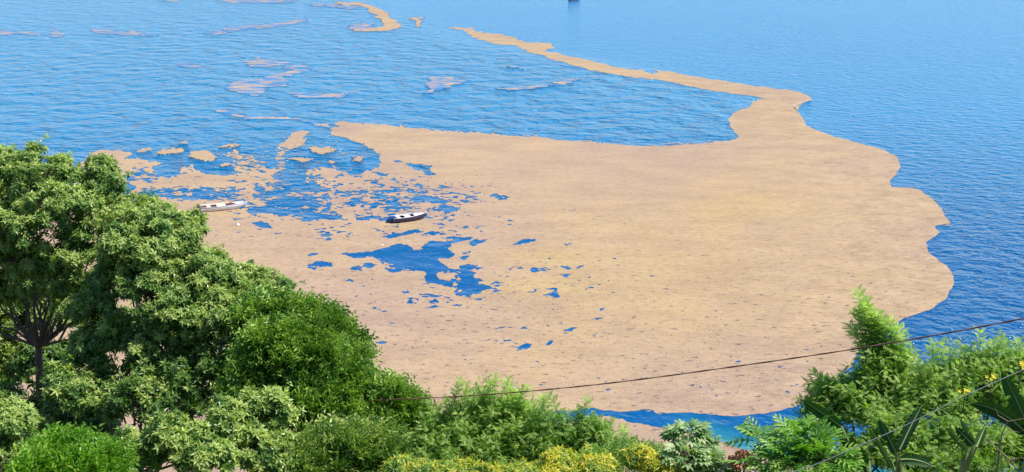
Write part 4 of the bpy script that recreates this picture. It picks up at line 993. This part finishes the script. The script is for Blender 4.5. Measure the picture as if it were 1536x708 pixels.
# ------------------------------------------------------------------ banana leaves
def banana(label, foot_px, Y, blades, cat='banana plant'):
    """blades: (base px, base py, tip px, tip py, width m, tip depth offset, tilt, tint)"""
    b0 = at(foot_px[0], foot_px[1], Y); g0 = gz(b0[0], Y); foot = np.array([b0[0], Y, g0 - 0.1])
    root = empty('banana_plant', foot); tag(root, label, cat, 'banana plants on the right')
    tm = MB(); limb(tm, foot * 0, b0 - foot, 0.13, 0.07, 10, 0, 4, 0.01); tm.build('stem', M['rib'], root, True)
    for bx, by, tx, ty, W, dY, tilt, tint, arch in blades:
        a = at(bx, by, Y - 0.1) - foot; b = at(tx, ty, Y + dY) - foot; L = np.linalg.norm(b - a); d = (b - a) / L
        vw = (a + b) / 2 + foot - np.array([0, 0, H]); side0 = np.cross(d, vw); side0 /= np.linalg.norm(side0); nrm = np.cross(side0, d)
        W = W * 0.8; side = side0 * math.cos(tilt * 0.6) + nrm * math.sin(tilt * 0.6); up = np.cross(side, d)
        V_, F_ = [], []; n = 22; cut = rng.random(n) < 0.07
        rib = []
        for i in range(n + 1):
            s = i / n; c = a + d * L * s + np.array([0, 0, 1]) * arch * L * 4 * s * (1 - s)
            rib.append(c); h = W * 0.5 * min(1, (s / 0.10 + 0.02) ** 0.5) * (1 - max(0, (s - 0.55) / 0.45) ** 2.0) + 0.004
            e = rng.uniform(0.94, 1.0)
            V_ += [c + side * h * e - up * h * 0.18 + up * 0.012 * (i % 2), c + side * h * 0.5 - up * h * 0.05, c, c - side * h * 0.5 - up * h * 0.05, c - side * h * e - up * h * 0.18 - up * 0.012 * (i % 2)]
        for i in range(n):
            for j in range(4):
                if cut[i] and j in (0, 3) and i > 3: continue
                k = i * 5 + j; F_.append((k, k + 1, k + 6, k + 5))
        me = bpy.data.meshes.new('leaf'); me.from_pydata([tuple(q) for q in V_], [], F_); me.update()
        t = me.attributes.new('tint', 'FLOAT', 'POINT'); t.data.foreach_set('value', [tint] * len(V_))
        lf = link('leaf', me, M['banana'], root)
        rm = MB(); rm.tube([np.zeros(3) + (b0 - foot) - (b0 - foot) * 0.12] + rib, [0.035] + [0.024 - 0.02 * i / n for i in range(n + 1)], 5); rm.build('midrib', M['rib'], lf, True)
banana('banana plant with one dark blade against the blue water beside the lobed plant', (1300,690), 22,
   [(1262,640,1203,600,0.34,.3,.9,.1,.02), (1300,700,1246,632,0.36,.2,.8,.2,.06), (1300,715,1240,700,0.3,-.4,.3,.5,.1), (1290,700,1262,650,0.3,0,1.2,.3,.02)])
banana('banana plant with a dark folded blade just left of the middle of the thin cable', (1350,690), 23,
   [(1348,678,1383,608,0.36,.3,1.0,.15,.03), (1345,680,1318,628,0.30,.3,1.1,.1,.0), (1340,705,1302,640,0.12,-.2,.4,.9,.02), (1350,690,1400,700,0.3,-.3,.3,.4,.1)])
banana('banana plant with small half unrolled blades in the lower right shrubs', (1446,690), 22.5,
   [(1460,668,1432,640,0.26,.2,.8,.3,.03), (1462,668,1440,628,0.16,.2,.6,1.0,.03), (1464,672,1478,640,0.2,.2,.7,.6,.02), (1450,675,1418,640,.14,0,.5,.9,0)])
banana('tall banana plant at the right edge with two long dark blades', (1545,665), 22,
   [(1540,650,1453,605,0.36,-.2,.55,.3,.10), (1546,648,1502,556,0.42,.3,.9,.15,.03), (1550,650,1570,560,0.4,.2,.9,.2,.03), (1552,655,1640,620,0.4,0,.5,.3,.1)])
# ------------------------------------------------------------------ flowers
def flowers(name, label, c, r, n, size, mat, Y):
    cc = at(*c, Y); s = Y / F; root_ = tuple(cc); m = MB(); st = MB()
    g = np.array([cc[0], Y, gz(cc[0], Y)])
    for _ in range(n):
        p = unit(1)[0] * np.array([r[0] * s, r[0] * s * 0.6, r[1] * s]); 
        for k in range(5):
            a = k * 1.2566 + p[0]; d = np.array([math.cos(a), math.sin(a) * 0.7 - 0.3, math.sin(a) * 0.7 + 0.3]); q = np.cross(d, (0, -0.7, 0.7)); q = q / (np.linalg.norm(q) + 1e-6) * size * 0.3
            m.add([p, p + d * size * 0.6 + q, p + d * size, p + d * size * 0.6 - q], [(0, 1, 2, 3)])
        st.tube([p, p * 0.5 + (g - cc) * 0.15, g - cc], [0.004, 0.008, 0.02], 3, cap=False)
    root = empty(name, root_); tag(root, label, 'flowers')
    m.build('blossoms', mat, root); st.build('stems', M['twig'], root)
flowers('flowering_shrub', 'cluster of orange blossoms over the sand beside the star leaved plant', (1112,692), (18, 12), 34, 0.10, M['flower'], 22.3)
flowers('flowering_shrub', 'yellow blossoms at the right edge above the dark banana blades', (1532,549), (6, 6), 6, 0.05, M['yflower'], 24.8)
flowers('flowering_shrub', 'pair of yellow blossoms in the feathery tree left of the tall banana blade', (1486,567), (8, 5), 5, 0.045, M['yflower'], 24.8)
flowers('flowering_shrub', 'yellow blossoms low in the feathery tree, just above the thin cable', (1446,586), (7, 5), 5, 0.045, M['yflower'], 24.6)

# ------------------------------------------------------------------ cables
def cable(name, label, pts, Ys, r, mat, twist=0.0):
    P = []
    xs_ = [p[0] for p in pts]
    for i in range(121):
        x = xs_[0] + (xs_[-1] - xs_[0]) * i / 120
        P.append(at(x, float(np.interp(x, xs_, [p[1] for p in pts])), Ys[0] + (Ys[1] - Ys[0]) * i / 120))
    P = np.array(P)
    k = np.ones(9) / 9; Q = P.copy()
    for a in range(3): Q[4:-4, a] = np.convolve(P[:, a], k, 'valid')
    m = MB()
    if twist:
        for g in (0, math.pi):
            m.tube([q + np.array([0, math.cos(i * 1.3 + g), math.sin(i * 1.3 + g)]) * r * 0.55 for i, q in enumerate(Q)], r * 0.75, 5)
    else: m.tube(Q, r, 5)
    tag(m.build(name, mat, None, True), label, 'cable')
cable('overhead_cable', 'thick dark brown cable sagging right across the brown slick', [(-400,560),(0,597),(200,603),(390,604),(480,603.5),(630,598),(740,591.5),(850,582),(950,571),(1050,557),(1180,539),(1300,521),(1420,500),(1536,478),(1700,443),(1900,396)], (38, 19), 0.0145, M['wire'], 1)
cable('overhead_cable', 'thin pale cable slanting through the shrubs in the lower right', [(1000,756),(1120,728),(1220,699),(1279,673),(1370,633),(1437,598),(1536,554),(1700,478),(1900,380)], (19.0, 20.5), 0.0075, M['wire2'])

# ------------------------------------------------------------------ ground cover hiding the slope
gx = rng.uniform(-24, 24, 3000); gy = rng.uniform(13, 58, 3000)
ok = (np.abs(gx) < gy * 0.50 + 2) & (shore_y(gx) - gy > 11)
gx, gy = gx[ok], gy[ok]
gp = np.stack([gx, gy, ground_z(gx, gy) + rng.uniform(0.05, 0.5, len(gx)) * (0.6 + vnoise(gx, gy))], 1)
g = scatter('undergrowth', T_MED, gp, unit(len(gp)) * 0.6 + np.array([0, 0, 0.8]), rng.uniform(0.2, 0.6, len(gp)), M['small'], None, rng.uniform(1.5, 3.0, len(gp)))
tag(g, 'tangled leafy undergrowth covering the steep slope', 'undergrowth', kind='stuff')

# ------------------------------------------------------------------ dry twigs in the lower right corner
for lab, pts in (('bare pale twig curling over the leaves at the right edge, under the tall banana', [(1536,628),(1512,632),(1503,650),(1500,668)]),
                 ('longer bare twig leaning through the bottom right corner of the photo', [(1482,655),(1495,672),(1515,690),(1530,712)])):
    m = MB(); P = [at(x, y, 21.6 + 0.1 * i) for i, (x, y) in enumerate(pts)]
    g0 = P[-1].copy(); g0[1] += 0.5; g0[2] = gz(g0[0], g0[1]) - 0.05
    m.tube(P + [P[-1] * 0.5 + g0 * 0.5 + np.array([0.1, 0, 0]), g0], [0.006, 0.010, 0.013, 0.016, 0.02, 0.025], 5, cap=False)
    a = P[1]; m.tube([a, a + np.array([-0.18, 0.05, 0.10]), a + np.array([-0.25, 0.05, 0.26])], [0.008, 0.006, 0.003], 4, cap=False)
    m.tube([P[2], P[2] + np.array([0.2, 0, 0.05]), P[2] + np.array([0.33, 0, 0.02])], [0.008, 0.006, 0.003], 4, cap=False)
    tag(m.build('dry_twig', M['rib2'], None, True), lab, 'twig')
